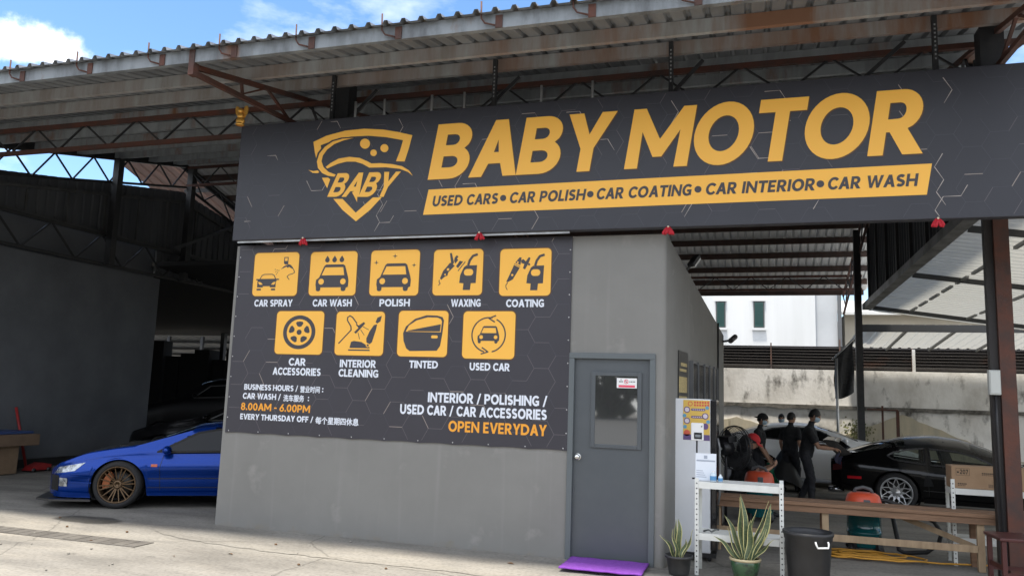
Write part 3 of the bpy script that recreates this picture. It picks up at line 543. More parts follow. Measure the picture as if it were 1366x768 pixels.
# shield emblem
def em(p):
    u, v = p[0] / 870, p[1] / 768; return tuple((1 - u) * (1 - v) * a + u * (1 - v) * b_ + (1 - u) * v * c + u * v * d_ for a, b_, c, d_ in ((-5.41, -3.68, -5.29, -3.61), (4.99, 4.86, 3.56, 3.51)))
swa = [(382, 127), (300, 133), (235, 152), (180, 188), (140, 235), (122, 290), (130, 335), (160, 370), (200, 388), (245, 394), (255, 380), (205, 362), (170, 330), (155, 288), (165, 248), (195, 208), (245, 170), (310, 144)]
swo = [(378, 120), (295, 124), (228, 143), (170, 180), (128, 230), (110, 290), (120, 342), (155, 380), (200, 398), (245, 404), (262, 374), (212, 352), (180, 325), (167, 288), (176, 252), (204, 216), (250, 180), (312, 154)]
swb = [(62, 348), (95, 356), (135, 350), (175, 335), (215, 303), (275, 270), (350, 258), (420, 265), (470, 287), (500, 303), (560, 301), (640, 308), (705, 322), (750, 350), (776, 388), (745, 362), (690, 340), (600, 330), (485, 332), (440, 306), (390, 291), (330, 291), (270, 306), (215, 330), (170, 352), (125, 370), (92, 368)]
fra = [(98, 155), (190, 112), (320, 77), (450, 63), (580, 69), (680, 86), (773, 108), (750, 200), (722, 290), (665, 288), (692, 215), (712, 143), (600, 122), (480, 112), (360, 118), (250, 141), (150, 178), (155, 225), (165, 270), (125, 300), (108, 230)]
P = [(1, fra), (-1, swo), (1, swb), (-1, swo), (1, swa)] + [(1, circ(457, 167, 34, 35)), (1, circ(515, 230, 22, 23)), (1, circ(588, 198, 27, 28))]
P += [(1, [(158, 402), (200, 400), (216, 412), (194, 473)]), (1, [(238, 545), (302, 545), (393, 638), (510, 535), (570, 534), (490, 620), (394, 696), (300, 618)]), (1, [(368, 500), (406, 480), (402, 566)])]
Fl = Flat(SY - .004); Fl.polys(P, em)
V, F, a = text2d('BABY', .05, .02)
Fl.y = SY - .0048; Fl.tri(V, F, lambda p: em((198 + p[0] / a * 420 + p[1] * 72, 528 - p[1] * (160 + 12 * (p[0] / a - .5)))))
Fl.b.build('shield_emblem', orange, sign)

# ---- services banner
BY = 8.334
ban = thing('services_banner', 'dark vinyl banner of services, square orange pictograms and opening hours, on grey wall', 'banner', (-4.1, BY, 1.12))
b = MB(); n_ = 60; x0, x1 = -6.27, -1.94
for i in range(n_ + 1):
    x = x0 + (x1 - x0) * i / n_; zb = 1.115 + .010 * abs(math.sin(i * math.pi / 6))
    b.v += [(x, BY, zb), (x, BY, 3.452), (x, BY + .012, zb), (x, BY + .012, 3.452)]
for i in range(n_):
    q = 4 * i; b.f += [(q, q + 4, q + 5, q + 1), (q + 2, q + 3, q + 7, q + 6), (q, q + 2, q + 6, q + 4), (q + 1, q + 5, q + 7, q + 3)]
b.f += [(0, 1, 3, 2), (4 * n_, 4 * n_ + 2, 4 * n_ + 3, 4 * n_ + 1)]; b.m = [0] * len(b.f); b.sm = [False] * len(b.f)
b.build('sheet', mat('banner_vinyl', (.037, .035, .045), .45, col2=(.032, .030, .039), scale=.8, bump=.35, bscale=2.6), ban)
hexlines(-6.25, -1.96, 1.14, 3.44, .163, BY - .0012, 9, .30, .52, .03).build('hexagon_lines', [h1, h2, h3], ban, clean=False)
b = MB()
for i in range(11): b.lathe([(0, -.004), (.006, -.003), (.0075, 0)], 10, (x0 + .05 + i * .423, BY - .001, 1.14), 'y')
for i in range(9):
    for x in (x0 + .02, x1 - .02): b.lathe([(0, -.004), (.006, -.003), (.0075, 0)], 10, (x, BY - .001, 1.3 + i * .25), 'y')
b.build('eyelets', mat('eyelet', (.5, .5, .5), .4), ban)
def px(x0, y0, x1, y1, shear=None):   # a drawing measured in a box -> unit square
    return lambda p: ((p[0] - x0) / (x1 - x0), (y1 - p[1]) / (y1 - y0))
def carfront(c):  # rounded front view of a car, box 480..720 x 150..330
    return [(1, [(515, 240)] + [(545, 166), (556, 157)] + [(668, 157), (680, 166), (702, 236), (707, 260), (705, 300), (692, 306), (690, 320), (682, 327), (667, 327), (660, 318), (660, 303), (528, 303), (528, 318), (520, 327), (507, 327), (499, 320), (498, 304), (494, 285), (496, 255)]),
            (-1, [(530, 226), (552, 175), (668, 175), (677, 226)]), (-1, circ(530, 266, 18, 19, 20)), (-1, circ(671, 266, 18, 19, 20))]
def drop(x, y): return (1, [(x, y - 22)] + arc(x, y + 6, 15, 16, -25, 205, 10))
T = []
U = px(62, 78, 622, 604)  # car spray (second enlargement)
P = line([(150, 395), (172, 355), (200, 342), (300, 342), (325, 355), (345, 395)], 10) + [(1, [(120, 400), (135, 396), (355, 396), (362, 410), (352, 440), (352, 500), (280, 500), (278, 486), (192, 486), (190, 500), (118, 500), (118, 440)]), (1, rrect(100, 396, 132, 412, 6)), (1, rrect(355, 396, 390, 412, 6)),
     (-1, [(130, 430), (165, 440), (188, 465), (150, 468), (132, 450)]), (-1, [(346, 430), (315, 440), (292, 465), (330, 468), (344, 450)]), (1, rrect(114, 514, 170, 536, 6)), (1, rrect(296, 514, 350, 536, 6))]
P += [(1, circ(x, y, 6, n=8)) for x, y in ((332, 284), (357, 292), (380, 296), (343, 312), (365, 320), (351, 341))] + [(1, [(402, 284), (440, 245), (500, 222), (525, 232), (558, 268), (545, 278), (505, 255), (488, 266), (470, 252)]), (1, rect(436, 135, 490, 225)), (-1, rect(447, 145, 480, 182)), (-1, [(434, 208), (455, 228), (434, 228)])] + line([(540, 262), (565, 290), (578, 322), (555, 338), (510, 350), (488, 372), (515, 408)], 9)
T.append(('CAR SPRAY', P, U, -6.035, -5.395, 2.805, 3.35, (-5.99, -5.45, 2.675)))
U = px(452, 75, 755, 355); T.append(('CAR WASH', carfront(0) + [drop(562, 122), drop(609, 122), drop(656, 122)], U, -5.23, -4.59, 2.805, 3.345, (-5.16, -4.63, 2.675)))
U2 = px(452, 75, 755, 355)
P = carfront(0)
for x, y, r in ((487, 150, 16), (602, 112, 17), (722, 170, 14)): P += [(1, [(x - r, y), (x - 3, y - 3), (x, y - r), (x + 3, y - 3), (x + r, y), (x + 3, y + 3), (x, y + r), (x - 3, y + 3)])]
T.append(('POLISH', P, U2, -4.405, -3.77, 2.80, 3.345, (-4.26, -3.87, 2.675)))
def panel(dx=0, dy=0):  # car body panel with fuel flap and hose
    q = lambda L: [(a + dx, b_ + dy) for a, b_ in L]
    return [(1, q([(405, 222), (515, 220), (508, 402), (458, 404), (452, 472), (378, 472), (382, 404), (338, 400), (345, 320), (380, 240)])), (-1, q(rrect(382, 258, 478, 326, 32)))] + line(q([(424, 222), (438, 170), (470, 125), (518, 110)]), 25, False)
U = px(62, 55, 575, 525)
P = [(1, [(228, 92), (248, 90), (276, 190), (262, 212), (246, 205)]), (1, [(275, 175), (280, 140), (300, 115), (320, 128), (305, 150), (318, 165), (290, 200)]), (1, [(235, 190), (285, 222), (220, 290), (212, 325), (190, 330), (150, 365), (135, 352), (165, 275)]), (-1, circ(187, 312, 9, n=12)), (-1, rect(204, 248, 228, 272)),
     (1, [(335, 172), (370, 182), (320, 248), (298, 230)])] + line([(390, 186), (322, 274)], 9) + line([(128, 368), (128, 390), (140, 402), (124, 422)], 8) + panel()
T.append(('WAXING', P, U, -3.59, -2.98, 2.80, 3.335, (-3.35, -2.96 - .03, 2.67)))
U = px(730, 42, 1262, 525)
P = [(1, [(890, 185), (935, 130), (955, 132), (945, 210)]), (-1, circ(917, 182, 10, n=12)), (1, [(880, 192), (945, 225), (935, 245), (872, 355), (825, 382), (805, 375), (872, 225)]), (-1, circ(863, 312, 12, n=12)), (-1, [(880, 198), (945, 232), (942, 240), (876, 206)]),
     (1, [(950, 160), (975, 150), (1000, 175), (1030, 130), (1048, 140), (1030, 190), (995, 255), (972, 245), (985, 200), (955, 190)]), (1, circ(1035, 205, 12, n=10))] + line([(810, 378), (815, 395), (800, 415), (802, 440), (815, 462)], 8) + panel(675, -2)
T.append(('COATING', P, U, -2.775, -2.175, 2.79, 3.325, (-2.685, -2.245, 2.665)))
U = px(235, 450, 537, 740)
P = [(1, circ(385, 592, 103, 114, 40)), (-1, circ(385, 592, 79, 88, 36))]
for k in range(5):
    a = 90 + 72 * k; c0, s0 = math.cos(R(a)), math.sin(R(a)); t0, t1 = -s0, c0
    P.append((1, [(385 + (r_ * c0 + w_ * t0), 592 - 1.1 * (r_ * s0 + w_ * t1)) for r_, w_ in ((64, -18), (66, 0), (64, 18), (54, 24), (36, 12), (32, 0), (36, -12), (54, -24))]))
P.append((1, circ(385, 592, 16, 18, 18)))
T.append(('WHEEL', P, U, -5.65, -4.99, 2.09, 2.615, None))
U = px(617, 450, 932, 745)
P = line([(642, 665), (718, 575), (715, 550), (690, 510), (690, 490), (705, 478), (722, 488), (752, 528)], 8) + [(1, [(750, 530), (765, 545), (798, 520), (808, 530), (750, 600), (738, 590), (765, 560), (748, 540)])] + line([(795, 552), (832, 572)], 4) + line([(780, 572), (805, 608)], 4) + line([(765, 595), (776, 634)], 4)
P += [(1, [(912, 478), (905, 515), (885, 530), (874, 520), (885, 490)]), (1, [(865, 540), (885, 535), (880, 570), (858, 655), (840, 672), (822, 655), (820, 630), (840, 580)]), (1, [(715, 690), (722, 655), (740, 648), (790, 655), (830, 680), (845, 690), (845, 696), (715, 696)]), (-1, circ(832, 676, 13, n=14)), (1, circ(832, 676, 7, n=12)), (1, rect(706, 705, 846, 714))]
T.append(('SEAT', P, U, -4.82, -4.18, 2.09, 2.61, None))
U = px(45, 362, 302, 602)
P = [(1, [(72, 480), (85, 445), (130, 405), (190, 385), (245, 387), (272, 395), (280, 412), (275, 480), (266, 545), (250, 570), (110, 574), (92, 560), (76, 520)]), (-1, [(85, 472), (100, 440), (140, 412), (195, 396), (245, 397), (264, 405), (270, 418), (266, 474)]), (1, [(95, 467), (265, 432), (262, 470), (95, 470)]), (-1, rrect(218, 490, 252, 506, 7))]
T.append(('TINTED', P, U, -4.0, -3.375, 2.09, 2.62, (-3.835, -3.48, 1.96)))
U = px(378, 365, 647, 612)
P = [(s, [(512 + (a - 601) * .53, 487 + (b_ - 242) * .53) for a, b_ in q]) for s, q in carfront(0)]
P += line(arc(512, 488, 86, 90, -80, -255, 22), 7) + line(arc(512, 488, 86, 90, 75, -75, 22)[::-1][2:], 7) + line([(545, 388), (512, 402), (540, 420)], 7) + line([(482, 555), (512, 576), (478, 587)], 7)
T.append(('USED CAR', P, U, -3.19, -2.57, 2.08, 2.615, (-3.09, -2.62, 1.95)))
for nm, P, U, a0, a1, z0, z1, tx in T:
    Fl = Flat(BY - .0016); Fl.polys([(1, rrect(a0 - .012, z0 - .012, a1 + .012, z1 + .012, .06))]); Fl.b.build('tile_outline', brown, ban)
    Fl = Flat(BY - .0026); Fl.polys([(1, rrect(a0, z0, a1, z1, .05))]); tile = Fl.b.build('pictogram_tile', orange, ban)
    Fl = Flat(BY - .0036); Fl.polys(P, lambda p, U=U, a0=a0, a1=a1, z0=z0, z1=z1: (a0 + U(p)[0] * (a1 - a0), z0 + U(p)[1] * (z1 - z0))); Fl.b.build('pictogram', inkd, tile)
Fl = Flat(BY - .003)
for nm, P, U, a0, a1, z0, z1, tx in T:
    if tx: Fl.text(nm, tx[0], tx[1], tx[2], .082, bold=.03)
for tx, xa, xb, z, h in (('CAR', -5.435, -5.205, 1.955, .085), ('ACCESSORIES', -5.65, -4.99, 1.838, .085), ('INTERIOR', -4.735, -4.265, 1.950, .085), ('CLEANING', -4.745, -4.225, 1.838, .085),
                         ('INTERIOR / POLISHING /', -3.58, -2.18, 1.580, .105), ('USED CAR / CAR ACCESSORIES', -3.92, -2.18, 1.435, .105),
                         ('BUSINESS HOURS /', -6.04, -5.285, 1.645, .066), ('CAR WASH /', -6.05, -5.515, 1.535, .068), ('EVERY THURSDAY OFF /', -6.065, -5.05, 1.285, .066)): Fl.text(tx, xa, xb, z, h, bold=.03)
for tx, xa, xb, z, h in (('营业时间', -5.25, -4.985, 1.632, .078), ('洗车服务', -5.475, -5.19, 1.52, .08), ('每个星期四休息', -5.015, -4.445, 1.270, .085)): Fl.text(tx, xa, xb, z, h, cjk=True)
for x, z in ((-4.945, 1.645), (-5.13, 1.535)): Fl.polys([(1, circ(x, z + .008, .009)), (1, circ(x, z + .042, .009))])
Fl.b.build('lettering', wht, ban, clean=False)
Fl = Flat(BY - .003); Fl.text('8.00AM - 6.00PM', -6.065, -5.10, 1.398, .085); Fl.text('OPEN EVERYDAY', -3.315, -2.18, 1.262, .115); Fl.b.build('orange_lettering', mat('print_amber', (.85, .36, .03), .5), ban, clean=False)
# red ribbon rosettes under the sign, gilded ornament on its corner
redc = mat('red_cloth', (.52, .012, .03), .7, col2=(.38, .008, .02), scale=14)
for lab, x in (('red ribbon tassel hung under sign above the CAR SPRAY pictogram', -5.22), ('red ribbon tassel hung under sign above the WAXING pictogram', -2.96), ('red ribbon tassel hung under sign above the office corner', -.87), ('red ribbon tassel hung under sign beside the rusty column', 1.65)):
    t = thing('ribbon_tassel', lab, 'tassel', (x, 8.12, 3.43), group='red tassels under the sign')
    b = MB(); rr = random.Random(int(x * 100))
    for s in (-1, 1):
        for k in range(5):
            a = s * (.027 + .010 * (k - 2) * .8); y_ = 8.11 + rr.uniform(-.015, .015); b.tube([(x + a * .3, 8.12, 3.478), (x + a * .8, y_, 3.44), (x + a * 1.05 + s * rr.uniform(0, .008), y_, 3.412), (x + a * 1.1 + s * rr.uniform(0, .01), y_, 3.388 + rr.uniform(0, .02))], [.006, .012, .014, .009], 7)
    b.build('ribbon', redc, t); b = MB(); b.ball((x, 8.105, 3.478), .011, 10); b.build('knot', mat('cream', (.7, .6, .45), .6), t)
t = thing('gilded_ornament', 'small gilded winged ornament on the top left corner of the sign', 'ornament', (-6.27, 8.14, 4.97))
gold = mat('gilt', (.72, .36, .06), .35, .55, col2=(.85, .5, .12), scale=30, bump=.5, bscale=60)
b = MB(); b.ball((-6.27, 8.13, 5.03), .062, 14, sq=(1, .7, .9)); b.ball((-6.27, 8.125, 5.10), .045, 12, sq=(1, .8, 1)); b.ball((-6.27, 8.12, 5.165), .034, 12); b.lathe([(.05, 0), (.06, .01), (.045, .03), (.03, .04)], 14, (-6.27, 8.13, 4.972)); b.build('figure', gold, t)
for s in (-1, 1):
    b = MB(); b.prism([(-6.27 + s * x, z) for x, z in ((.02, 5.06), (.05, 5.08), (.085, 5.14), (.095, 5.20), (.08, 5.235), (.045, 5.225), (.03, 5.18), (.02, 5.12))], 8.135, 8.155); b.build('wing', gold, t)
# ------------------------------------------------------------------ the big open shed
galv = mat('galvanised', (.38, .415, .44), .55, .1, col2=(.26, .28, .295), scale=2.5, spread=(.4, .65), bump=.12, bscale=18, col3=(.24, .115, .06), scale3=1.1, spread3=(.55, .72), stretch=(2.2, 1, .5))
fascia = mat('fascia_steel', (.235, .26, .28), .6, .1, col2=(.12, .13, .14), scale=2.2, spread=(.42, .66), bump=.15, bscale=18, col3=(.15, .075, .045), scale3=1.3, spread3=(.60, .74), stretch=(2, 1, .7))
galvr = mat('galvanised_rusty', (.36, .38, .39), .6, .05, col2=(.27, .255, .24), scale=2.0, spread=(.4, .62), bump=.15, bscale=18, col3=(.24, .125, .075), scale3=.8, spread3=(.40, .60), stretch=(2.4, 1, .4))
def rust_eastwards(m):   # rust is heavier towards the right-hand end
    t = m.node_tree; n = t.nodes; l = t.links; y = [q for q in n if q.type == 'MIX_RGB'][-1]; src = y.inputs['Fac'].links[0].from_socket
    c = n.new('ShaderNodeTexCoord'); sp = n.new('ShaderNodeSeparateXYZ'); l.new(c.outputs['Object'], sp.inputs[0]); r = n.new('ShaderNodeMapRange'); r.inputs['From Min'].default_value = -1.0; r.inputs['From Max'].default_value = 5.0; r.inputs['To Min'].default_value = .18; l.new(sp.outputs['X'], r.inputs['Value'])
    k = n.new('ShaderNodeMath'); k.operation = 'MULTIPLY'; l.new(src, k.inputs[0]); l.new(r.outputs['Result'], k.inputs[1]); l.new(k.outputs[0], y.inputs['Fac'])
rust_eastwards(galvr)
rust = mat('rust_steel', (.105, .036, .022), .75, col2=(.06, .035, .03), scale=5, bump=.25, bscale=40)
rustd = mat('rust_dark', (.075, .040, .030), .75, col2=(.05, .035, .03), scale=5, bump=.25, bscale=40)
black = mat('black_steel', (.013, .015, .018), .5, col2=(.03, .03, .032), scale=6)
tin = mat('tin_sheet', (.27, .285, .30), .5, .2, col2=(.17, .182, .195), scale=.6, spread=(.4, .6), col3=(.22, .16, .12), scale3=.9, spread3=(.66, .8), stretch=(3, .4, 1))
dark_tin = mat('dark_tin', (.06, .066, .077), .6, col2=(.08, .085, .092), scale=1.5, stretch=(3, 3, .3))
EY, RY, BYE = 6.66, 15.6, 23.95
def zb(y): return 5.62 + .216 * (y - 8.9) if y <= RY else 5.62 + .216 * (RY - 8.9) - .27 * (y - RY)
shed = thing('open_shed', 'long open sided shed with rusty trusses and ribbed tin gable roof over the shop', 'shed', (-5.5, 15.6, 0))
def ribs(x0, x1, pitch, h):
    o = []; x = x0
    while x < x1 - 1e-6:
        o += [(x, 0), (x + pitch * .62, 0), (x + pitch * .72, h), (x + pitch * .90, h)]; x += pitch
    return o + [(x1, 0)]
def sheet(x0, x1, ys, pitch=.19, h=.042, dz=.15, zf=zb):
    P = ribs(x0, x1, pitch, h); b = MB(); n = len(P)
    for y in ys: b.v += [(x, y, zf(y) + dz + q) for x, q in P]
    for j in range(len(ys) - 1):
        for i in range(n - 1): b.f.append((j * n + i, j * n + i + 1, (j + 1) * n + i + 1, (j + 1) * n + i))
    b.m = [0] * len(b.f); b.sm = [False] * len(b.f); return b
sheet(-13.7, 2.95, [EY - .08, 8.5, 11.1, 13.4, RY]).build('roof_sheet', tin, shed, clean=False)
sheet(-13.7, 2.95, [RY, 18, 20.6, 22.8, BYE]).build('roof_sheet', mat('tin_lit', (.74, .75, .75), .6, .0, col2=(.62, .63, .63), scale=.7, col3=(.30, .24, .19), scale3=.9, spread3=(.68, .8), stretch=(3, .4, 1)), shed, clean=False)  # same tin as the front slope; bounced yard light put into its colour
def channel(x0, x1, y, z, h=.145, w=.06, m=None):   # C purlin: web and two lips
    b = MB(); b.box(x0, x1, y, y + .006, z, z + h); b.box(x0, x1, y + .0062, y + w, z, z + .005); b.box(x0, x1, y + .0062, y + w, z + h - .005, z + h); b.build('purlin', m or galv, shed)
for y in (EY, 7.62, 8.45, 9.5, 10.5, 11.5, 12.5, 13.5, 14.5, 15.3): channel(-13.65, 2.9, y, zb(y), m=(fascia if y == EY else galvr if y < 9 else galv))
for y in (16.3, 17.3, 18.3, 19.1, 19.85, 20.6, 21.4, 22.25, 23.1, 23.85): channel(-13.65, 2.9, y, zb(y) - .012, m=rustd)
for x in [-8.35 - 1.05, -8.35, -7.35, -6.35, -5.42, -4.48, -3.5, -2.45, -1.55, -.6, .35, 1.3, 2.2]:   # cleats and hooked bolts along the eave
    b = MB(); b.box(x + .10, x + .17, EY - .012, EY - .001, zb(EY) + .0, zb(EY) + .125)
    b.tube([(x + .1, EY - .02, zb(EY) + .02), (x - .0, EY - .03, zb(EY) + .05), (x - .035, EY - .035, zb(EY) + .10), (x - .04, EY - .035, zb(EY) + .27)], .009, 6); b.build('eave_bolt', rust, shed)
for y0_, z0_, y1_, z1_ in ((EY, zb(EY), RY, zb(RY)), (RY, zb(RY), BYE, zb(BYE))):
    b = MB(); b.prism([(y0_, z0_ - .02), (y1_, z1_ - .02), (y1_, z1_ + .18), (y0_, z0_ + .18)], -13.72, -13.66, plane='yz'); b.build('barge_board', black, shed)
def truss(a, c, depth, n, cw=.055, ww=.022, m=rust, up=(0, 0, 1), name='truss'):
    a, c = Vector(a), Vector(c); b = MB(); dn = Vector((0, 0, -depth)); b.bar(a, c, cw, cw, 0, up); b.bar(a + dn, c + dn, cw, cw, 0, up)
    for i in range(n):
        p = a + (c - a) * (i / n); q = a + (c - a) * ((i + .5) / n) + dn; r = a + (c - a) * ((i + 1) / n)
        b.bar(p, q, ww, ww, 1); b.bar(q, r, ww, ww, 1)
    return b.build(name, [m, black], shed)
truss((-13.4, 8.9, 5.50), (2.7, 8.9, 5.50), .37, 17, .06)
truss((-13.4, 15.55, 6.98), (2.7, 15.55, 6.98), .45, 17, .06)
truss((-13.4, 22.5, zb(22.5) - .04), (2.7, 22.5, zb(22.5) - .04), .36, 17, .06)
for x, y1 in ((-5.82, 8.9), (2.36, 8.9)):   # cantilever brackets that carry the eave
    b = MB(); b.bar((x, EY + .06, zb(EY) - .03), (x, y1, zb(y1) - .05), .05, .055); b.bar((x, EY + .06, zb(EY) - .10), (x, 8.85, 5.16), .05, .055); b.box(x - .035, x + .035, EY - .012, EY + .07, zb(EY) - .14, zb(EY) + .14)
    b.bar((x, 7.5, zb(7.5) - .05), (x, 7.55, 5.10), .03, .03); b.bar((x, 8.0, zb(8) - .05), (x, 8.55, 5.14), .03, .03); b.bar((x, 7.5, 5.1), (x, 8.0, zb(8) - .05), .02, .02); b.build('bracket', rust, shed)
for x in (-13.42, -5.82, 2.36):    # rafters, front and back slope
    for (ya, yb) in ((8.95, RY - .05), (RY + .05, BYE - .1)): truss((x, ya, zb(ya) - .045), (x, yb, zb(yb) - .045), .52, 7, .05, .028, m=(black if x < -10 else rust), up=(0, 0, 1), name='rafter')
b = MB(); b.box(2.455, 2.60, 9.46, 9.62, 0, 5.5); b.build('column', rust, shed)
b = MB(); b.box(2.375, 2.452, 9.50, 9.60, 0, 5.45); b.build('column_stiffener', mat('column_dark', (.018, .015, .015), .6), shed)
for x, y, z1 in ((2.30, 20.0, zb(20)), (-5.06, 8.62, 5.6), (-13.3, 8.9, 5.5), (-13.3, 13.3, zb(13.3) - .05), (-13.3, 15.6, 7.0), (-13.3, 18.3, zb(18.3)), (-5.8, 22.5, zb(22.5)), (-5.8, 15.5, 6.6)):
    w_ = .075 if y > 9 else .10; b = MB(); b.box(x - w_, x + w_, y - w_, y + w_, 4.16 if x < -13 else 0, z1); b.build('column', black, shed)
b = MB(); b.bar((-13.25, 15.2, 4.9), (-13.25, 18.2, 6.3), .07, .07); b.build('brace', mat('steel_grey', (.06, .065, .07), .6), shed)
for x in (-5.10, -2.94, -.88, 1.74):        # slotted hanger posts carrying the sign
    b = MB(); b.box(x - .024, x + .024, 8.36, 8.41, 4.80, zb(8.4) + .12)
    b.build('hanger_post', black, shed); h = MB()
    for k in range(9): h.box(x - .008, x + .008, 8.357, 8.3595, 5.40 - .045 * k + .12, 5.418 - .045 * k + .12)
    h.build('hanger_slots', mat('slot_grey', (.25, .26, .27), .6), shed)
for x in (-4.35, -3.72, -3.3, -2.35, -1.75, -4.75): b = MB(); b.tube([(x, 8.34, 4.9), (x, 8.34, 5.24)], .016, 8); b.build('sign_stub', mat('zinc', (.55, .56, .57), .35, .7), shed)
b = MB(); b.box(2.20, 2.42, 8.62, 8.82, 4.98, 5.58); b.build('column_head', black, shed)
for x0, x1 in ((-5.06, -4.6), (-3.2, -2.7), (.95, 1.5), (-1.0, -.55)):
    b = MB(); b.bar((x0, 8.5, 4.95), (x1, 8.6, 5.48), .04, .04); b.build('brace', black, shed)
# left gable end: dark ribbed cladding on rails
def vsheet(x, pts_top, y0, y1, zbot, pitch, h, m, name):
    P = ribs(y0, y1, pitch, h); b = MB(); top = lambda y: next((za + (zc - za) * (y - ya) / (yc - ya) for (ya, za), (yc, zc) in zip(pts_top, pts_top[1:]) if ya <= y <= yc), pts_top[-1][1])
    for y, q in P: b.v += [(x - q, y, zbot(y) if callable(zbot) else zbot), (x - q, y, top(y))]
    for i in range(len(P) - 1): b.f.append((2 * i, 2 * i + 2, 2 * i + 3, 2 * i + 1))
    b.m = [0] * len(b.f); b.sm = [False] * len(b.f); return b.build(name, m, shed, clean=False)
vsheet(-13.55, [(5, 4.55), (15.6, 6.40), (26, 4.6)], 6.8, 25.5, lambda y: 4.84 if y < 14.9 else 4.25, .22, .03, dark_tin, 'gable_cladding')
b = MB()
for ya, za, yc, zc in ((6.8, 4.86, 25.5, 4.86), (6.8, 4.60, 15.6, 6.13), (15.6, 6.13, 24, 4.55)): b.bar((-13.47, ya, za), (-13.47, yc, zc), .06, .06)
for k in range(16): y = 7.5 + k * .95; b.bar((-13.46, y, 4.86), (-13.46, y, 6.13 - abs(y - 15.6) * .19), .035, .035)
b.build('cladding_rails', mat('rail_grey', (.075, .08, .085), .6, col2=(.05, .05, .05), scale=3), shed)
truss((-13.4, 6.8, 4.80), (-13.4, 22, 4.80), .62, 12, .06, .03, m=black, name='girder')
# right gable above the lean-to: dark cladding, gutter
vsheet(2.60, [(9, zb(9)), (15.6, zb(15.6)), (20, zb(20))], 9.9, 20.0, 4.12, .24, .04, dark_tin, 'gable_cladding')
b = MB()
for k in range(8): y = 10.5 + k * 1.3; b.bar((2.50, y, 4.15), (2.50, y, zb(y) - .1), .05, .05)
b.build('cladding_rails', black, shed)
b = MB(); b.box(2.40, 2.58, 8.6, 20.1, 3.97, 3.985); b.box(2.40, 2.412, 8.6, 20.1, 3.986, 4.11); b.box(2.568, 2.58, 8.6, 20.1, 3.986, 4.15); b.build('gutter', mat('gutter_grey', (.16, .165, .165), .5, .3, col2=(.08, .08, .08), scale=2.5, spread=(.45, .6)), shed)

# ------------------------------------------------------------------ lean-to canopies on the right
pale = mat('canopy_sheet', (.74, .735, .70), .7, col2=(.66, .65, .60), scale=.8, col3=(.36, .33, .28), scale3=1.2, spread3=(.66, .78), stretch=(.5, 2.5, 1))
def translucent(m, f):
    t = m.node_tree; n = t.nodes; l = t.links; b = n['Principled BSDF']; tr = n.new('ShaderNodeBsdfTranslucent'); tr.inputs['Color'].default_value = (.62, .62, .57, 1); x = n.new('ShaderNodeMixShader'); x.inputs['Fac'].default_value = f
    l.new(b.outputs['BSDF'], x.inputs[1]); l.new(tr.outputs['BSDF'], x.inputs[2]); l.new(x.outputs['Shader'], n['Material Output'].inputs['Surface'])
translucent(pale, .26)
dkst = mat('dark_purlin', (.03, .032, .034), .55)
can = thing('lean_to_canopy', 'pale ribbed lean-to canopy sloping down from the gutter to the right', 'canopy', (5.5, 14.5, 0))
P = ribs(8.3, 20.6, .25, .03); b = MB()
for x in (2.62, 6, 10.5): b.v += [(x, y, 4.06 - .14 * (x - 2.4) + q) for y, q in P]
n_ = len(P)
for j in range(2):
    for i in range(n_ - 1): b.f.append((j * n_ + i, j * n_ + i + 1, (j + 1) * n_ + i + 1, (j + 1) * n_ + i))
b.m = [0] * len(b.f); b.sm = [False] * len(b.f); b.build('roof_sheet', pale, can, clean=False)
cz = lambda x: 4.02 - .14 * (x - 2.4)
for y in (9.3, 11.1, 14.9, 19.8): b = MB(); b.bar((2.6, y, cz(2.6)), (10.4, y, cz(10.4)), .055, .085); b.build('beam', dkst, can)
for x in (3.35, 4.5, 5.7, 7.0, 8.6):
    b = MB(); y = 9.0
    while y < 20: b.bar((x, y, cz(x) - .0), (x, y + .75, cz(x) - .0), .05, .04); y += 1.1
    b.build('purlin', mat('purlin_grey', (.22, .225, .22), .55), can)
for x, y in ((10.2, 9.3), (10.2, 14.9), (10.2, 19.8)): b = MB(); b.box(x - .05, x + .05, y - .05, y + .05, 0, cz(x) - .05); b.build('post', black, can)
can2 = thing('rear_canopy', 'low flat canopy with dark fascia in front of the louvre fence', 'canopy', (7, 23, 0))
b = MB(); P = ribs(2.5, 13, .25, .03)
for y, z in ((21.3, 3.72), (25.0, 3.42)): b.v += [(x, y, z + q) for x, q in P]
n_ = len(P); b.f = [(i, i + 1, n_ + i + 1, n_ + i) for i in range(n_ - 1)]; b.m = [0] * len(b.f); b.sm = [False] * len(b.f); b.build('roof_sheet', pale, can2, clean=False)
b = MB(); b.box(2.45, 13, 21.24, 21.3, 3.56, 3.74); b.build('fascia', dkst, can2)
for x in (2.55, 3.6, 4.7, 5.9, 7.2, 8.6): b = MB(); b.bar((x, 21.31, 3.66), (x, 24.95, 3.37), .05, .06); b.build('rafter', mat('purlin_grey', (.22, .225, .22), .55), can2)
for x in (4.35, 8, 12.8): b = MB(); b.box(x - .04, x + .04, 25.21, 25.28, 2.765, 3.40); b.build('post', mat('post_white', (.6, .6, .58), .6), can2)

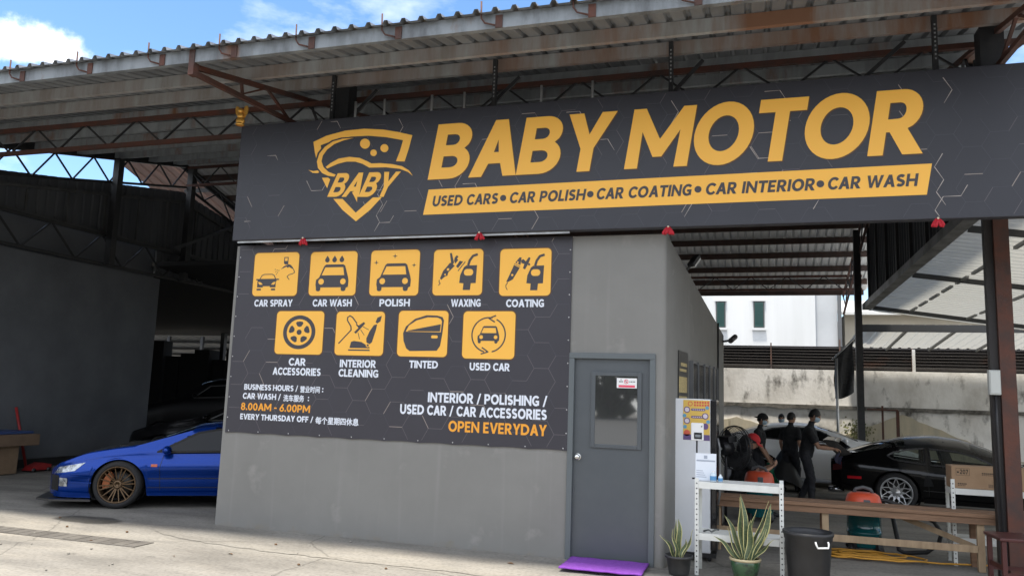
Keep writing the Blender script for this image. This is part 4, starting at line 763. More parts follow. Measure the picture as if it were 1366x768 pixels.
# ------------------------------------------------------------------ left bay: partition, neighbours seen through the dark
t = thing('partition_wall', 'tall dark painted partition wall along the left side of the car bay', 'wall', (-13.55, 11, 0))
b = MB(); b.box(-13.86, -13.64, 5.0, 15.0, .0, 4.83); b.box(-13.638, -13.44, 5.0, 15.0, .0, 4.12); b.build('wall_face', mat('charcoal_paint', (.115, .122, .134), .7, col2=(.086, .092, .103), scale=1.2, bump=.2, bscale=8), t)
b = MB(); b.box(-13.439, -13.38, 5.0, 14.95, .0, .16); b.build('base_strip', mat('base_strip_black', (.01, .01, .011), .6), t)  # near-black strip along the foot of the wall
t = thing('shade_roof', 'low dark roof added behind the partition wall to shade the gap', 'roof', (-19, 20, 0))
b = MB(); b.prism([(14.9, 4.42), (25, 3.55), (25, 3.65), (14.9, 4.52)], -34, -8.2, plane='yz'); b.prism([(5.5, 4.62), (14.89, 4.45), (14.89, 4.55), (5.5, 4.74)], -34, -13.88, plane='yz'); b.build('roof_sheet', mat('bay_shade', (.015, .016, .018), .8), t)  # near-black sheets added to darken the gap; the front one is unseen
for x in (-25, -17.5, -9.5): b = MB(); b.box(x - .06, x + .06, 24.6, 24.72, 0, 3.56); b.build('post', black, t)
t = thing('side_wall', 'unseen dark wall added on the far left to keep light out', 'wall', (-24, 14, 0))
b = MB(); b.box(-24.2, -24.0, 5.5, 24, 0, 3.5); b.build('wall_face', _M['bay_shade'], t)  # added out of view, blocks light from the left behind the partition
t = thing('pink_tin_roof', 'rust pink ribbed tin roof of the taller neighbouring shed above the dark gable', 'roof', (-22, 21, 0))
b = MB(); P = ribs(-20.5, -13.9, .4, .05)
for y, z in ((19.4, 9.35), (29, 6.3)): b.v += [(x, y, z + q + .0) for x, q in P]
n_ = len(P); b.f = [(i, i + 1, n_ + i + 1, n_ + i) for i in range(n_ - 1)]; b.m = [0] * len(b.f); b.sm = [False] * len(b.f); b.build('roof_sheet', mat('pink_tin', (.42, .27, .22), .6, col2=(.30, .20, .17), scale=1.5, stretch=(3, .3, 1)), t, clean=False)
b = MB()
for y, z in ((22, 8.35), (24.5, 7.55), (27, 6.75)): b.bar((-19, y, z), (-13.9, y, z), .1, .12)
b.build('purlins', black, t)
for x in (-18.8, -14.2): b = MB(); b.box(x - .08, x + .08, 24.4, 24.56, 0, 7.5); b.build('post', black, t)
t = thing('far_canopy', 'pale corrugated canopy glimpsed through the gap behind the blue car', 'canopy', (-22, 31, 0))
b = MB(); P = ribs(-34, -14, .35, .05)
for y, z in ((27.5, 3.75), (35, 3.05)): b.v += [(x, y, z + q) for x, q in P]
n_ = len(P); b.f = [(i, i + 1, n_ + i + 1, n_ + i) for i in range(n_ - 1)]; b.m = [0] * len(b.f); b.sm = [False] * len(b.f); b.build('roof_sheet', tin, t, clean=False)
for y in (29, 31, 33): q = MB(); q.box(-34, -14, y, y + .08, 3.75 - (y - 27.5) * .0933 - .1, 3.75 - (y - 27.5) * .0933 - .01); q.build('purlin', black, t)
for x in (-30, -26.5, -24, -22.3, -18.2): b = MB(); b.box(x - .06, x + .06, 27.6, 27.72, 0, 3.7); b.build('post', black, t)
t = thing('far_house', 'cream house glimpsed through the gap behind the blue car', 'house', (-28, 40, 0))
b = MB(); b.box(-40, -20, 40, 46, 0, 4.2); b.build('wall', _M['beige_render'], t)
b = MB(); b.prism([(39.3, 4.2), (46.5, 5.6), (46.5, 5.75), (39.3, 4.33)], -40.5, -19.5, plane='yz'); b.build('roof', _M['roof_tin'], t)
t = thing('shade_screen', 'near-black screen panels added for the dark depth behind the parked black car', 'panels', (-19, 24, 0))
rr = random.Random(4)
for k in range(34): b = MB(); x = -33 + k * .65; h = rr.uniform(2.55, 3.25); b.box(x, x + rr.uniform(.45, .66), 23.6 + rr.uniform(0, .3), 24.2, 0, h, 0, .01); b.build('panel', mat('bay_shade_black', (.006, .0065, .0075), .85), t)  # panels added to hide the pale background; darkness put into their colour
# ------------------------------------------------------------------ things by the office door
blk = mat('black_plastic', (.02, .02, .022), .45)
o = MB()
n_ = 26
for j in range(15):
    for i in range(n_ + 1):
        u, v = i / n_, j / 14; x = -1.86 + .80 * u - .0 * v; y = 7.72 + .58 * v + .02 * u
        o.v.append((x + .006 * noise.noise((u * 5, v * 4, 0)), y + .006 * noise.noise((u * 5, v * 4, 9)), .034 + .008 * noise.noise((u * 6, v * 6, 3))))
o.f = [(j * (n_ + 1) + i, j * (n_ + 1) + i + 1, (j + 1) * (n_ + 1) + i + 1, (j + 1) * (n_ + 1) + i) for j in range(14) for i in range(n_)]; o.m = [0] * len(o.f); o.sm = [True] * len(o.f)
rim = [(j * (n_ + 1), ) for j in range(15)]
o = o.build('door_mat', mat('purple_mat', (.27, .075, .50), .95, col2=(.21, .05, .41), scale=22, bump=.9, bscale=260)); md = o.modifiers.new('thick', 'SOLIDIFY'); md.thickness = .014
tag(o, 'bright purple mat on the cement in front of the grey door', 'door mat')
# display fridge, seen on its white side
t = thing('display_fridge', 'tall white upright display fridge beside the office corner, black door on its right', 'fridge', (-.70, 8.95, 0))
wm = mat('appliance_white', (.78, .80, .83), .4, col2=(.71, .735, .77), scale=.5)
b = MB(); b.box(-.935, -.485, 8.88, 9.42, .09, 1.715, 0, .012); b.build('cabinet', wm, t)
b = MB(); b.box(-.483, -.42, 8.875, 9.425, .12, 1.71, 0, .012); b.build('door', mat('gloss_black', (.012, .012, .014), .15), t)
b = MB(); b.box(-.93, -.43, 8.9, 9.40, .045, .089); b.build('plinth', blk, t)
b = MB(); b.tube([(-.41, 8.9, .6), (-.39, 8.9, .7), (-.39, 8.9, 1.2), (-.41, 8.9, 1.3)], .012, 8); b.build('handle', _M['alu_dark'], t)
for x in (-.88, -.5): b = MB(); b.lathe([(0, -.012), (.022, -.012), (.024, 0), (.022, .012), (0, .012)], 12, (x, 8.93, .026), 'y'); b.build('caster', blk, t)
# yellow notice poster taped to the fridge
t = thing('notice_poster', 'yellow and violet health notice poster on the white fridge side', 'poster', (-.63, 8.877, 1.5))
b = MB(); b.box(-.775, -.492, 8.8755, 8.879, 1.27, 1.70); b.build('sheet', mat('poster_yellow2', (.72, .48, .10), .5), t)
F = Flat(8.8745); F.polys([(1, rect(-.775, 1.27, -.492, 1.33))], mi=0); F.polys([(1, circ(x, z, .034)) for x, z in ((-.735, 1.595), (-.735, 1.475), (-.54, 1.53), (-.54, 1.42))], mi=0)
F.polys([(1, circ(-.70, 1.66, .026)), (-1, circ(-.70, 1.66, .018)), (1, circ(-.735, 1.345, .034))], mi=1); F.polys([(1, rrect(-.69, a, -.54, a + .025, .01)) for a in (1.585, 1.505)], mi=0); F.polys([(1, rect(-.66 + i * .028, zz, -.66 + i * .028 + .02, zz + .022)) for i in range(6) for zz in (1.665, 1.635)] + [(1, rect(-.505, 1.635, -.498, 1.69))], mi=1)
F.b.build('print', [mat('violet', (.13, .08, .22), .5), mat('poster_red', (.65, .11, .06), .5)], t)
F = Flat(8.8737); F.polys([(1, circ(x, z, .024)) for x, z in ((-.735, 1.595), (-.735, 1.475), (-.54, 1.53))] + [(1, rect(-.675 + i * .022, zz, -.675 + i * .022 + .015, zz + .008)) for i in range(6) for zz in (1.594, 1.513)], mi=0); F.polys([(1, circ(x, z, .02)) for x, z in ((-.76, 1.53), (-.52, 1.62), (-.755, 1.41), (-.51, 1.47))], mi=1)
F.b.build('circles', [mat('poster_pale', (.70, .62, .68), .5), mat('poster_blue', (.12, .35, .52), .5)], t)

# boltless white steel racks: uprights, shelves with returns
rackm = mat('rack_white', (.72, .73, .70), .45, col2=(.64, .65, .62), scale=8); holem = mat('rack_hole', (.08, .08, .085), .7)
def rack(label, loc, w, d, h, shelves, rz=0):
    t = thing('steel_rack', label, 'rack', (0, 0, 0))
    for sx in (0, w):
        for sy in (0, d):
            b = MB(); k = 1 if sx == 0 else -1; q = 1 if sy == 0 else -1
            x0, x1 = sorted((sx, sx + k * .038)); y0, y1 = sorted((sy, sy + q * .003)); b.box(x0, x1, y0, y1, 0, h)
            x2, x3 = sorted((sx, sx + k * .003)); y2, y3 = sorted((sy + q * .0032, sy + q * .038)); b.box(x2, x3, y2, y3, 0, h); up = b.build('upright', rackm, t, world=False)
            p = MB(); z = .03
            while z < h - .01:
                yy = sy - q * .0012; p.prism(circ(sx + k * .019, z, .0075, n=8), yy - .0008, yy + .0008); xx = sx - k * .0012; p.prism([(sy + q * .019 + a, c_) for a, c_ in circ(0, z, .0075, n=8)], xx - .0008, xx + .0008, plane='yz'); z += .05
            p.build('slot_holes', holem, up, world=False)
    for z in shelves:
        b = MB(); b.box(.004, w - .004, .004, d - .004, z - .006, z); b.box(.04, w - .04, -.003, .0, z - .062, z + .002); b.box(.04, w - .04, d, d + .003, z - .062, z + .002); b.box(-.003, 0, .04, d - .04, z - .062, z + .002); b.box(w, w + .003, .04, d - .04, z - .062, z + .002); b.build('shelf', rackm, t, world=False)
    t.location = loc; t.rotation_euler = (0, 0, rz); return t
rack('small white steel rack by the fridge holding a notice and hand sanitiser', (-.60, 8.20, 0), .835, .33, .93, (.40, .895), R(-2))
rack('white steel rack behind the bench with a cardboard box on top', (2.05, 9.98, 0), 1.0, .32, .93, (.30, .83), R(-1))
t = thing('notice_stand', 'clear stand with a printed white notice on the small white rack', 'sign stand', (-.50, 8.34, .897))
b = MB(); b.prism([(8.33, .898), (8.345, .898), (8.385, 1.165), (8.37, 1.165)], -.605, -.40, plane='yz'); b.build('sheet', mat('paper', (.70, .74, .80), .35), t)
b = MB()
def onsheet(x0, z0, x1, z1): f = lambda z: 8.3285 + (z - .898) * .15; b.quad((x0, f(z0), z0), (x1, f(z0), z0), (x1, f(z1), z1), (x0, f(z1), z1))
onsheet(-.595, 1.085, -.41, 1.10)
for k in range(4): onsheet(-.595, .93 + k * .02, -.595 + .10 - .012 * k, .936 + k * .02)
onsheet(-.522, 1.112, -.488, 1.145)
b.build('print', mat('print_grey', (.33, .37, .44), .6), t)
for lab, x, h, r in (('taller sanitiser bottle with a blue label in front of the notice', -.425, .105, .032), ('small sanitiser bottle with a white cap at the right of the notice', -.355, .075, .022)):
    t = thing('sanitiser_bottle', lab, 'bottle', (x, 8.26, .897), group='sanitiser bottles on the rack')
    b = MB(); b.lathe([(0, 0), (r, .002), (r, h * .72), (r * .45, h * .84), (r * .4, h * .9)], 16, (x, 8.26, .898)); b.build('bottle_body', mat('bottle_clear', (.62, .72, .80), .15), t)
    b = MB(); b.lathe([(r * 1.02, h * .15), (r * 1.02, h * .55)], 16, (x, 8.26, .898)); b.build('bottle_label', mat('label_blue', (.10, .28, .52), .4), t)
    b = MB(); b.lathe([(r * .48, h * .88), (r * .48, h * 1.02), (0, h * 1.02)], 12, (x, 8.26, .898)); b.build('cap', mat('cap_white', (.75, .76, .76), .4), t)
t = thing('thermometer_scanner', 'white wall thermometer on a thin black stand before the yellow poster', 'thermometer', (-.60, 8.55, .897))
b = MB(); b.box(-.665, -.535, 8.52, 8.55, 1.28, 1.465, 0, .012); b.build('housing', mat('cap_white', (.75, .76, .76), .4), t)
b = MB(); b.box(-.632, -.552, 8.514, 8.52, 1.30, 1.365); b.build('screen', mat('screen_dark', (.01, .012, .014), .2), t)
b = MB(); b.box(-.62, -.565, 8.511, 8.514, 1.318, 1.345); b.lathe([(0, -.004), (.008, -.003), (.008, 0)], 10, (-.555, 8.519, 1.43), 'y'); b.build('readout', mat('readout', (.18, .2, .21), .4), t)
b = MB(); b.tube([(-.605, 8.54, 1.28), (-.605, 8.54, 1.02), (-.61, 8.52, .9), (-.60, 8.47, .898)], .009, 8); b.lathe([(.05, 0), (.045, .012), (0, .014)], 16, (-.60, 8.46, .8975)); b.build('stand', blk, t)
t = thing('hook_wrench', 'small grey bent tool lying on the lower shelf of the rack', 'tool', (-.4, 8.3, .402))
b = MB(); b.tube([(-.52, 8.27, .412), (-.47, 8.26, .43), (-.44, 8.25, .415), (-.40, 8.25, .44), (-.37, 8.26, .44)], .009, 8); b.build('shaft', mat('tool_grey', (.12, .13, .13), .4, .6), t)

# potted snake plants
leafm = mat('leaf_green', (.055, .085, .038), .45, col2=(.115, .145, .075), scale=26, spread=(.4, .6), stretch=(1, 1, 2.2)); edgem = mat('leaf_edge', (.60, .56, .25), .5)
def snake_leaf(base, tip, w, bend, twist, n=12):
    base, tip = Vector(base), Vector(tip); d = tip - base; L = d.length; u = d.normalized(); side = Vector((math.cos(twist), math.sin(twist), 0)); side = (side - u * side.dot(u)).normalized(); nn = u.cross(side); b = MB(); tws = 1.5 * math.sin(base.x * 91 + tip.x * 57 + tip.z * 23)
    for i in range(n + 1):
        s = i / n; ww = w * .82 * (.42 + .58 * math.sin(min(1, s / .55) * math.pi / 2)) * (1 - max(0, (s - .55) / .45) ** 1.8); w_k = 1; c = base + d * s + Vector(bend) * (s * s) + nn * .016 * math.sin(s * 6 + twist * 5) + side * .008 * math.sin(s * 8 + twist * 9)
        for k, q in enumerate((-1, -.74, 0, .74, 1)): b.v.append(c + (side * math.cos(tws * s) + nn * math.sin(tws * s)) * (q * ww) + nn * (abs(q) * ww * .35))
    for i in range(n):
        for k in range(4): b.f.append((i * 5 + k, i * 5 + k + 1, (i + 1) * 5 + k + 1, (i + 1) * 5 + k)); b.m.append(1 if k in (0, 3) else 0); b.sm.append(True)
    return b
def potplant(label, c, prof, potm, soil, leaves, rim=None):
    t = thing('potted_plant', label, 'potted plant', c)
    b = MB(); b.lathe(prof, 28, c); b.build('pot', potm, t)
    if rim: b = MB(); b.lathe(rim, 28, c); b.build('pot_rim', mat('glaze_tan', (.42, .36, .22), .35), t)
    b = MB(); b.lathe([(soil[0], soil[1]), (soil[0] * .5, soil[1] + .012), (0, soil[1] + .015)], 20, c); b.build('soil', mat('soil', (.05, .038, .028), .95, bump=.8, bscale=90), t)
    for (bx, by), tip, w, bend, tw in leaves: o = snake_leaf((c[0] + bx, c[1] + by, c[2] + soil[1]), tip, w, bend, tw).build('leaf', [leafm, edgem], t); o.modifiers.new('thick', 'SOLIDIFY').thickness = .0025
potplant('snake plant in a small black plastic pot by the fridge', (-.745, 8.12, .012), [(0, 0), (.092, 0), (.098, .01), (.122, .155), (.137, .157), (.139, .178), (.128, .18), (.120, .15), (.10, .13)], mat('pot_black', (.028, .03, .032), .5, col2=(.05, .05, .05), scale=12), (.122, .145),
    [((.01, 0), (-.75, 8.12, .54), .034, (.0, -.02, 0), .2), ((-.03, .0), (-.90, 8.10, .43), .030, (-.02, 0, -.06), .4), ((.03, .02), (-.62, 8.13, .47), .032, (.02, 0, -.03), -.3), ((-.02, -.02), (-.79, 8.08, .44), .03, (-.01, -.02, 0), .6), ((.02, -.03), (-.69, 8.07, .36), .028, (.02, -.02, 0), -.5), ((-.01, .03), (-.78, 8.17, .52), .028, (-.01, .02, 0), .0)])
potplant('tall snake plant in a glazed green pot in front of the rack', (-.12, 8.06, .022), [(0, 0), (.088, 0), (.098, .008), (.135, .14), (.140, .19), (.130, .2), (.122, .17)], mat('glaze_green', (.035, .085, .04), .22, col2=(.015, .03, .02), scale=9, spread=(.5, .62), coat=.4), (.125, .175),
    [((-.01, 0), (-.20, 8.05, .79), .040, (.03, 0, 0), .1), ((.02, .01), (-.12, 8.07, .82), .035, (-.03, .0, 0), .3), ((.01, -.02), (-.05, 8.02, .60), .040, (-.01, -.02, 0), -.2), ((.05, 0), (.16, 8.05, .70), .042, (-.03, 0, .05), -.35), ((.05, .02), (.22, 8.08, .62), .036, (-.09, 0, .05), .5), ((-.04, 0), (-.46, 8.02, .50), .034, (.06, 0, -.08), .3),
     ((-.04, .02), (-.27, 8.04, .50), .030, (-.02, 0, 0), 1.0), ((.0, .04), (-.05, 8.13, .68), .032, (.03, 0, 0), .0), ((.03, -.03), (.02, 7.97, .52), .034, (.03, -.02, 0), -.6), ((-.02, .03), (-.26, 8.1, .66), .03, (-.05, 0, -.05), .2), ((.03, .04), (.06, 8.14, .80), .03, (.05, 0, -.04), .3), ((.06, -.01), (.10, 8.0, .46), .026, (.05, -.02, -.03), -.3)],
    rim=[(.132, .186), (.146, .188), (.150, .20), (.146, .210), (.132, .212), (.128, .2)])
b = MB(); b.lathe([(0, 0), (.125, 0), (.15, .02), (.145, .022), (.12, .008), (0, .008)], 24, (-.12, 8.06, .013)); o = b.build('saucer', mat('saucer_tan', (.25, .2, .13), .6)); tag(o, 'shallow clay saucer under the glazed green pot', 'saucer')
# black rubbish bin with white handle
t = thing('rubbish_bin', 'black ribbed plastic bin with white handles in front of the bench', 'bin', (.44, 7.98, 0))
b = MB(); n_ = 48
prof = [(.0, .0), (.168, .0), (.172, .02), (.203, .46), (.210, .465), (.216, .50), (.224, .505), (.226, .535), (.212, .537), (.205, .50), (.196, .44), (.165, .03), (0, .03)]
b.lathe(prof, n_, (.44, 7.98, 0))
b.v = [(.44 + (x - .44) * (1 + .012 * (1 if int(round(math.atan2(y - 7.98, x - .44) / (2 * math.pi) * n_)) % 4 < 2 else 0)), 7.98 + (y - 7.98) * (1 + .012 * (1 if int(round(math.atan2(y - 7.98, x - .44) / (2 * math.pi) * n_)) % 4 < 2 else 0)), z) if .01 < z < .47 else (x, y, z) for x, y, z in b.v]
b.build('bucket', mat('bin_black', (.012, .0125, .0145), .45, col2=(.02, .021, .024), scale=7), t)
for a in (-62, 118):
    b = MB(); c0, s0 = math.cos(R(a)), math.sin(R(a)); P = []
    for k, (u, v, w_) in enumerate(((-.062, .475, .222), (-.062, .455, .232), (-.052, .425, .240), (.052, .425, .240), (.062, .455, .232), (.062, .475, .222))): P.append((.44 + c0 * w_ - s0 * u, 7.98 + s0 * w_ + c0 * u, v))
    b.tube(P, .0085, 8); b.build('handle', mat('handle_white', (.75, .76, .76), .4), t)

b = MB(); rr = random.Random(31)
for k in range(70):   # grit, twigs and dead leaves on the cement
    x, y = rr.uniform(-9.5, 1.5), rr.uniform(5.6, 8.28); z = .004 if y > 7.4 and x > -6.6 else .001
    if x > -2.0 and y > 7.6 and x < -1.0: continue
    if rr.random() < .7: b.ball((x, y, z + .006), rr.uniform(.006, .017), 6, rr.choice((0, 0, 1)), sq=(1.2, .9, .7))
    else: a = rr.uniform(0, 6.3); u = Vector((math.cos(a), math.sin(a), 0)) * rr.uniform(.02, .045); w_ = Vector((-u.y, u.x, 0)) * .4; p = Vector((x, y, z + .004)); b.add([p - u, p + w_ + Vector((0, 0, .012)), p + u, p - w_ + Vector((0, 0, .008))], [(0, 1, 2), (0, 2, 3)], 1)
tag(b.build('litter', [mat('grit', (.24, .225, .2), .9), mat('dead_leaf', (.12, .065, .03), .8)], clean=False), 'grit and dead leaves scattered on the cement in front of the wall', 'litter', kind='stuff')
# ------------------------------------------------------------------ timber bench, vacuums, hoses
timb = mat('old_timber', (.27, .155, .090), .75, col2=(.17, .098, .058), scale=3, bump=.35, bscale=30, stretch=(.6, 6, 6)); timl = mat('pale_timber', (.40, .29, .18), .8, col2=(.27, .19, .115), scale=4, bump=.3, bscale=30, stretch=(3, 3, .6))
t = thing('timber_bench', 'long rough timber bench in front of the parked black coupe', 'bench', (1.0, 9.85, 0))
b = MB()
b.box(-.75, 2.50, 9.66, 9.86, .565, .605, 0, .004); b.box(-.75, 2.50, 9.872, 10.06, .567, .607, 0, .004); b.build('bench_top', timb, t)
b = MB(); b.box(-.70, 2.44, 9.675, 9.70, .495, .564, 0, .003); b.build('apron', timb, t)
for x in (-.45, .72, 2.26):
    for y in (9.705, 10.0): b = MB(); b.box(x - .035, x + .035, y, y + .055, 0, .563, 0, .003); b.build('leg', timl if y < 9.9 else timb, t)
b = MB(); b.box(-.6, 2.22, 9.68, 9.702, .20, .275, 0, .003); b.build('stretcher', timl, t)
b = MB(); b.bar((1.45, 9.95, .52), (2.25, 9.98, .22), .03, .06); b.build('brace', timl, t)
teal = mat('vac_teal', (.004, .085, .095), .12, col2=(.006, .11, .12), scale=2, coat=.5); ored = mat('vac_orange', (.62, .085, .035), .4)
def vacuum(label, loc, k=1.0):
    t = thing('wet_vacuum', label, 'vacuum cleaner', (0, 0, 0), group='wet vacuums in the yard')
    b = MB(); b.lathe([(0, .06), (.17, .06), (.178, .08), (.178, .2), (.184, .205), (.184, .225), (.178, .23), (.178, .40), (.186, .405), (.186, .44), (.176, .45), (0, .45)], 32); b.build('drum', teal, t, world=False)
    b = MB(); b.lathe([(.19, .452), (.192, .50), (.185, .56), (.165, .615), (.13, .64), (0, .645)], 32); b.build('motor_head', ored, t, world=False)
    b = MB(); b.tube([(-.10, 0, .63), (-.075, 0, .68), (0, 0, .70), (.075, 0, .68), (.10, 0, .63)], .02, 10); b.box(-.02, .05, -.195, -.14, .46, .58, 0, .01); b.build('handle', mat('vac_grey', (.09, .095, .10), .5), t, world=False)
    for a in (45, 135, 225, 315):
        b = MB(); c0, s0 = math.cos(R(a)), math.sin(R(a)); b.lathe([(0, -.016), (.04, -.016), (.042, 0), (.04, .016), (0, .016)], 14, (c0 * .2, s0 * .2, .042), 'y'); b.bar((c0 * .13, s0 * .13, .07), (c0 * .21, s0 * .21, .085), .08, .05); b.build('caster', blk, t, world=False)
    t.location = loc; t.scale = (k, k, k); return t
vacuum('teal drum vacuum with orange head standing behind the bench', (1.20, 10.42, 0), 1.06); vacuum('teal and orange vacuum beside the seated worker', (.02, 12.35, 0), 1.1)
b = MB(); b.tube([(1.36, 10.40, .42), (1.45, 10.42, .47), (1.52, 10.45, .40), (1.55, 10.4, .2), (1.56, 10.36, .06), (1.62, 10.34, .035), (1.85, 10.35, .06), (1.98, 10.38, .16), (2.02, 10.40, .28), (1.95, 10.42, .40), (1.8, 10.44, .47), (1.6, 10.46, .55), (1.45, 10.47, .60), (1.32, 10.46, .585)], .026, 10)
tag(b.build('vacuum_hose', mat('hose_black', (.012, .012, .013), .45, bump=.5, bscale=120)), 'thick black corrugated hose looped on the ground beside the teal vacuum', 'hose')
b = MB(); P = []
rr = random.Random(8)
for k in range(70):
    a = k * .33; r = .22 + .10 * math.sin(k * .21); P.append((1.02 + .42 * r / .22 * math.cos(a) + .004 * k, 9.98 + .18 * r / .22 * math.sin(a), .014 + .0004 * k + .01 * abs(math.sin(k * 1.7))))
P += [(1.9, 9.92, .02), (2.3, 10.05, .018), (3.2, 10.25, .018), (4.4, 10.5, .018)]
b.tube(P, .010, 7); tag(b.build('air_hose', mat('hose_yellow', (.55, .27, .03), .5)), 'coiled yellow air hose on the ground under the bench', 'hose')
t = thing('cardboard_box', 'brown cardboard carton printed 207 on top of the white rack', 'carton', (2.48, 10.12, .832))
cb = mat('cardboard', (.34, .225, .135), .85, col2=(.30, .195, .115), scale=6)
b = MB(); b.box(2.06, 2.92, 9.985, 10.26, .833, 1.075, 0, .006); b.build('carton', cb, t)
F = Flat(9.9835); F.text('207', 2.145, 2.225, .99, .05); F.text('20', 2.475, 2.515, .905, .032); F.polys([(1, rect(2.105, .975, 2.24, .978)), (1, rect(2.105, 1.05, 2.24, 1.053)), (1, rect(2.105, .975, 2.108, 1.053)), (1, rect(2.237, .975, 2.24, 1.053)), (1, rect(2.115, 1.0, 2.135, 1.018)), (1, rect(2.455, .9, 2.457, .942)), (1, rect(2.535, .9, 2.537, .942))]); 
F.polys([(1, rect(2.12 + i * .018, .878, 2.12 + i * .018 + .014, .892)) for i in range(5)] + [(1, rect(2.12 + i * .016, .862, 2.12 + i * .016 + .01, .87)) for i in range(5)]); F.polys([(1, rect(2.36 + i * .02, zz, 2.36 + i * .02 + .015, zz + hh)) for i in range(8) for zz, hh in ((1.0, .014), (.985, .006))] + [(1, rect(2.42 + i * .016, zz, 2.42 + i * .016 + .012, zz + .007)) for i in range(7) for zz in (.885, .872, .858)]); F.b.build('carton_print', mat('carton_ink', (.05, .035, .025), .7), t)
t = thing('junction_box', 'pale grey junction box strapped to the rusty column', 'electrical box', (2.41, 9.45, 1.98))
b = MB(); b.box(2.335, 2.445, 9.42, 9.497, 1.86, 2.12, 0, .008); b.build('box_body', mat('box_grey', (.46, .48, .46), .5), t)
b = MB(); b.box(2.345, 2.435, 9.412, 9.42, 1.875, 2.105, 0, .004); b.build('lid', mat('box_lid', (.50, .52, .50), .45), t)
b = MB(); b.tube([(2.40, 9.46, 1.859), (2.40, 9.46, 1.5), (2.41, 9.47, .1)], .014, 8); b.build('cable', blk, t)
t = thing('blue_crate', 'blue plastic crate beyond the rusty column', 'crate', (2.8, 10.15, .832))
b = MB(); b.box(2.94, 3.04, 10.0, 10.26, .833, .98, 0, .01); b.build('crate_body', mat('crate_blue', (.02, .20, .42), .4), t); b = MB(); b.box(2.935, 3.045, 9.99, 10.27, .981, 1.0); b.build('rim', mat('crate_rim', (.6, .62, .62), .4), t)
# dark red wooden chair, bottom right
t = thing('wooden_chair', 'dark red varnished wooden chair at the foot of the rusty column', 'chair', (2.27, 8.75, 0))
CM = Matrix.Translation((2.30, 8.63, 0)) @ Matrix.Rotation(R(-86), 4, 'Z') @ Matrix.Translation((-2.25, -8.63, 0))
rw = mat('red_varnish', (.07, .017, .016), .4, col2=(.05, .012, .012), scale=4, stretch=(1, 1, .3))
b = MB(); b.box(2.03, 2.47, 8.42, 8.84, .515, .545, 0, .008); b.xf(CM).build('seat', rw, t)
for x, y, z in ((2.05, 8.44, .513), (2.415, 8.44, .513), (2.05, 8.79, .513), (2.415, 8.79, .513)): b = MB(); b.box(x, x + .04, y, y + .04, 0, z, 0, .004); b.xf(CM).build('leg', rw, t)
b = MB(); b.box(2.05, 2.09, 8.80, 8.83, .546, .90, 0, .004); b.box(2.415, 2.455, 8.80, 8.83, .546, .90, 0, .004); b.box(2.091, 2.414, 8.803, 8.827, .80, .90, 0, .004); b.box(2.091, 2.414, 8.805, 8.825, .62, .70, 0, .003); b.xf(CM).build('backrest', rw, t)
b = MB(); b.box(2.091, 2.414, 8.45, 8.47, .25, .29); b.box(2.06, 2.08, 8.481, 8.789, .2, .235); b.box(2.425, 2.445, 8.481, 8.789, .2, .235); b.xf(CM).build('stretcher', rw, t)
# pedestal fan, seen from behind
t = thing('pedestal_fan', 'black industrial pedestal fan seen from behind next to the fridge', 'fan', (-.30, 11.5, 0))
fb = mat('fan_black', (.014, .014, .016), .4); fc = Vector((-.30, 11.5, 1.07)); fx = Vector((.72, .69, .0)).normalized(); sd = Vector((fx.y, -fx.x, 0)); upv = Vector((0, 0, 1))
b = MB()
for rad, off in ((.30, 0), (.295, .05), (.295, -.05), (.20, -.085), (.10, -.10), (.2, .08)): b.tube([fc + fx * off + (sd * math.cos(2 * math.pi * k / 40) + upv * math.sin(2 * math.pi * k / 40)) * rad for k in range(40)], .005 if rad < .3 else .009, 6, closed=True)
for k in range(60):
    a = 2 * math.pi * k / 60; e = sd * math.cos(a) + upv * math.sin(a); b.tube([fc - fx * .10 + e * .09, fc - fx * .085 + e * .2, fc - fx * .05 + e * .295, fc + e * .30, fc + fx * .05 + e * .295, fc + fx * .08 + e * .2, fc + fx * .09 + e * .05], .0028, 4)
b.build('guard', fb, t)
b = MB(); b.tube([fc - fx * .26, fc - fx * .25, fc - fx * .12, fc - fx * .06], [.07, .10, .105, .06], 18); b.bar(fc - fx * .2 + upv * .11, fc - fx * .06 + upv * .13, .2, .08); b.build('motor', fb, t)
for k in range(3):
    a = R(20 + 120 * k); e = sd * math.cos(a) + upv * math.sin(a); g_ = sd * -math.sin(a) + upv * math.cos(a); q = MB()
    for i in range(7):
        s = .05 + .23 * i / 6; w_ = .05 + .075 * math.sin(i / 6 * math.pi * .8)
        for j in (-1, 0, 1): q.v.append(fc + e * s + g_ * (w_ * j) + fx * (.03 * j))
    q.f = [(i * 3 + j, i * 3 + j + 1, i * 3 + j + 4, i * 3 + j + 3) for i in range(6) for j in (0, 1)]; q.m = [0] * 12; q.sm = [True] * 12; q.build('blade', mat('fan_blade', (.03, .03, .033), .35), t)
b = MB(); b.tube([fc - fx * .16 - upv * .09, fc - fx * .16 - upv * .2, (fc.x - .12, fc.y - .11, .02)], .02, 10); b.lathe([(0, .0), (.24, .0), (.24, .02), (.05, .05), (.03, .08)], 24, (fc.x - .12, fc.y - .11, 0)); b.build('stand', fb, t)
b = MB(); lc = fc - fx * .263 - upv * .01; b.add([lc + sd * (.045 * math.cos(2 * math.pi * k / 20)) + upv * (.022 * math.sin(2 * math.pi * k / 20)) for k in range(20)], [tuple(range(20))]); b.build('badge', mat('badge_white', (.7, .7, .7), .4), t)
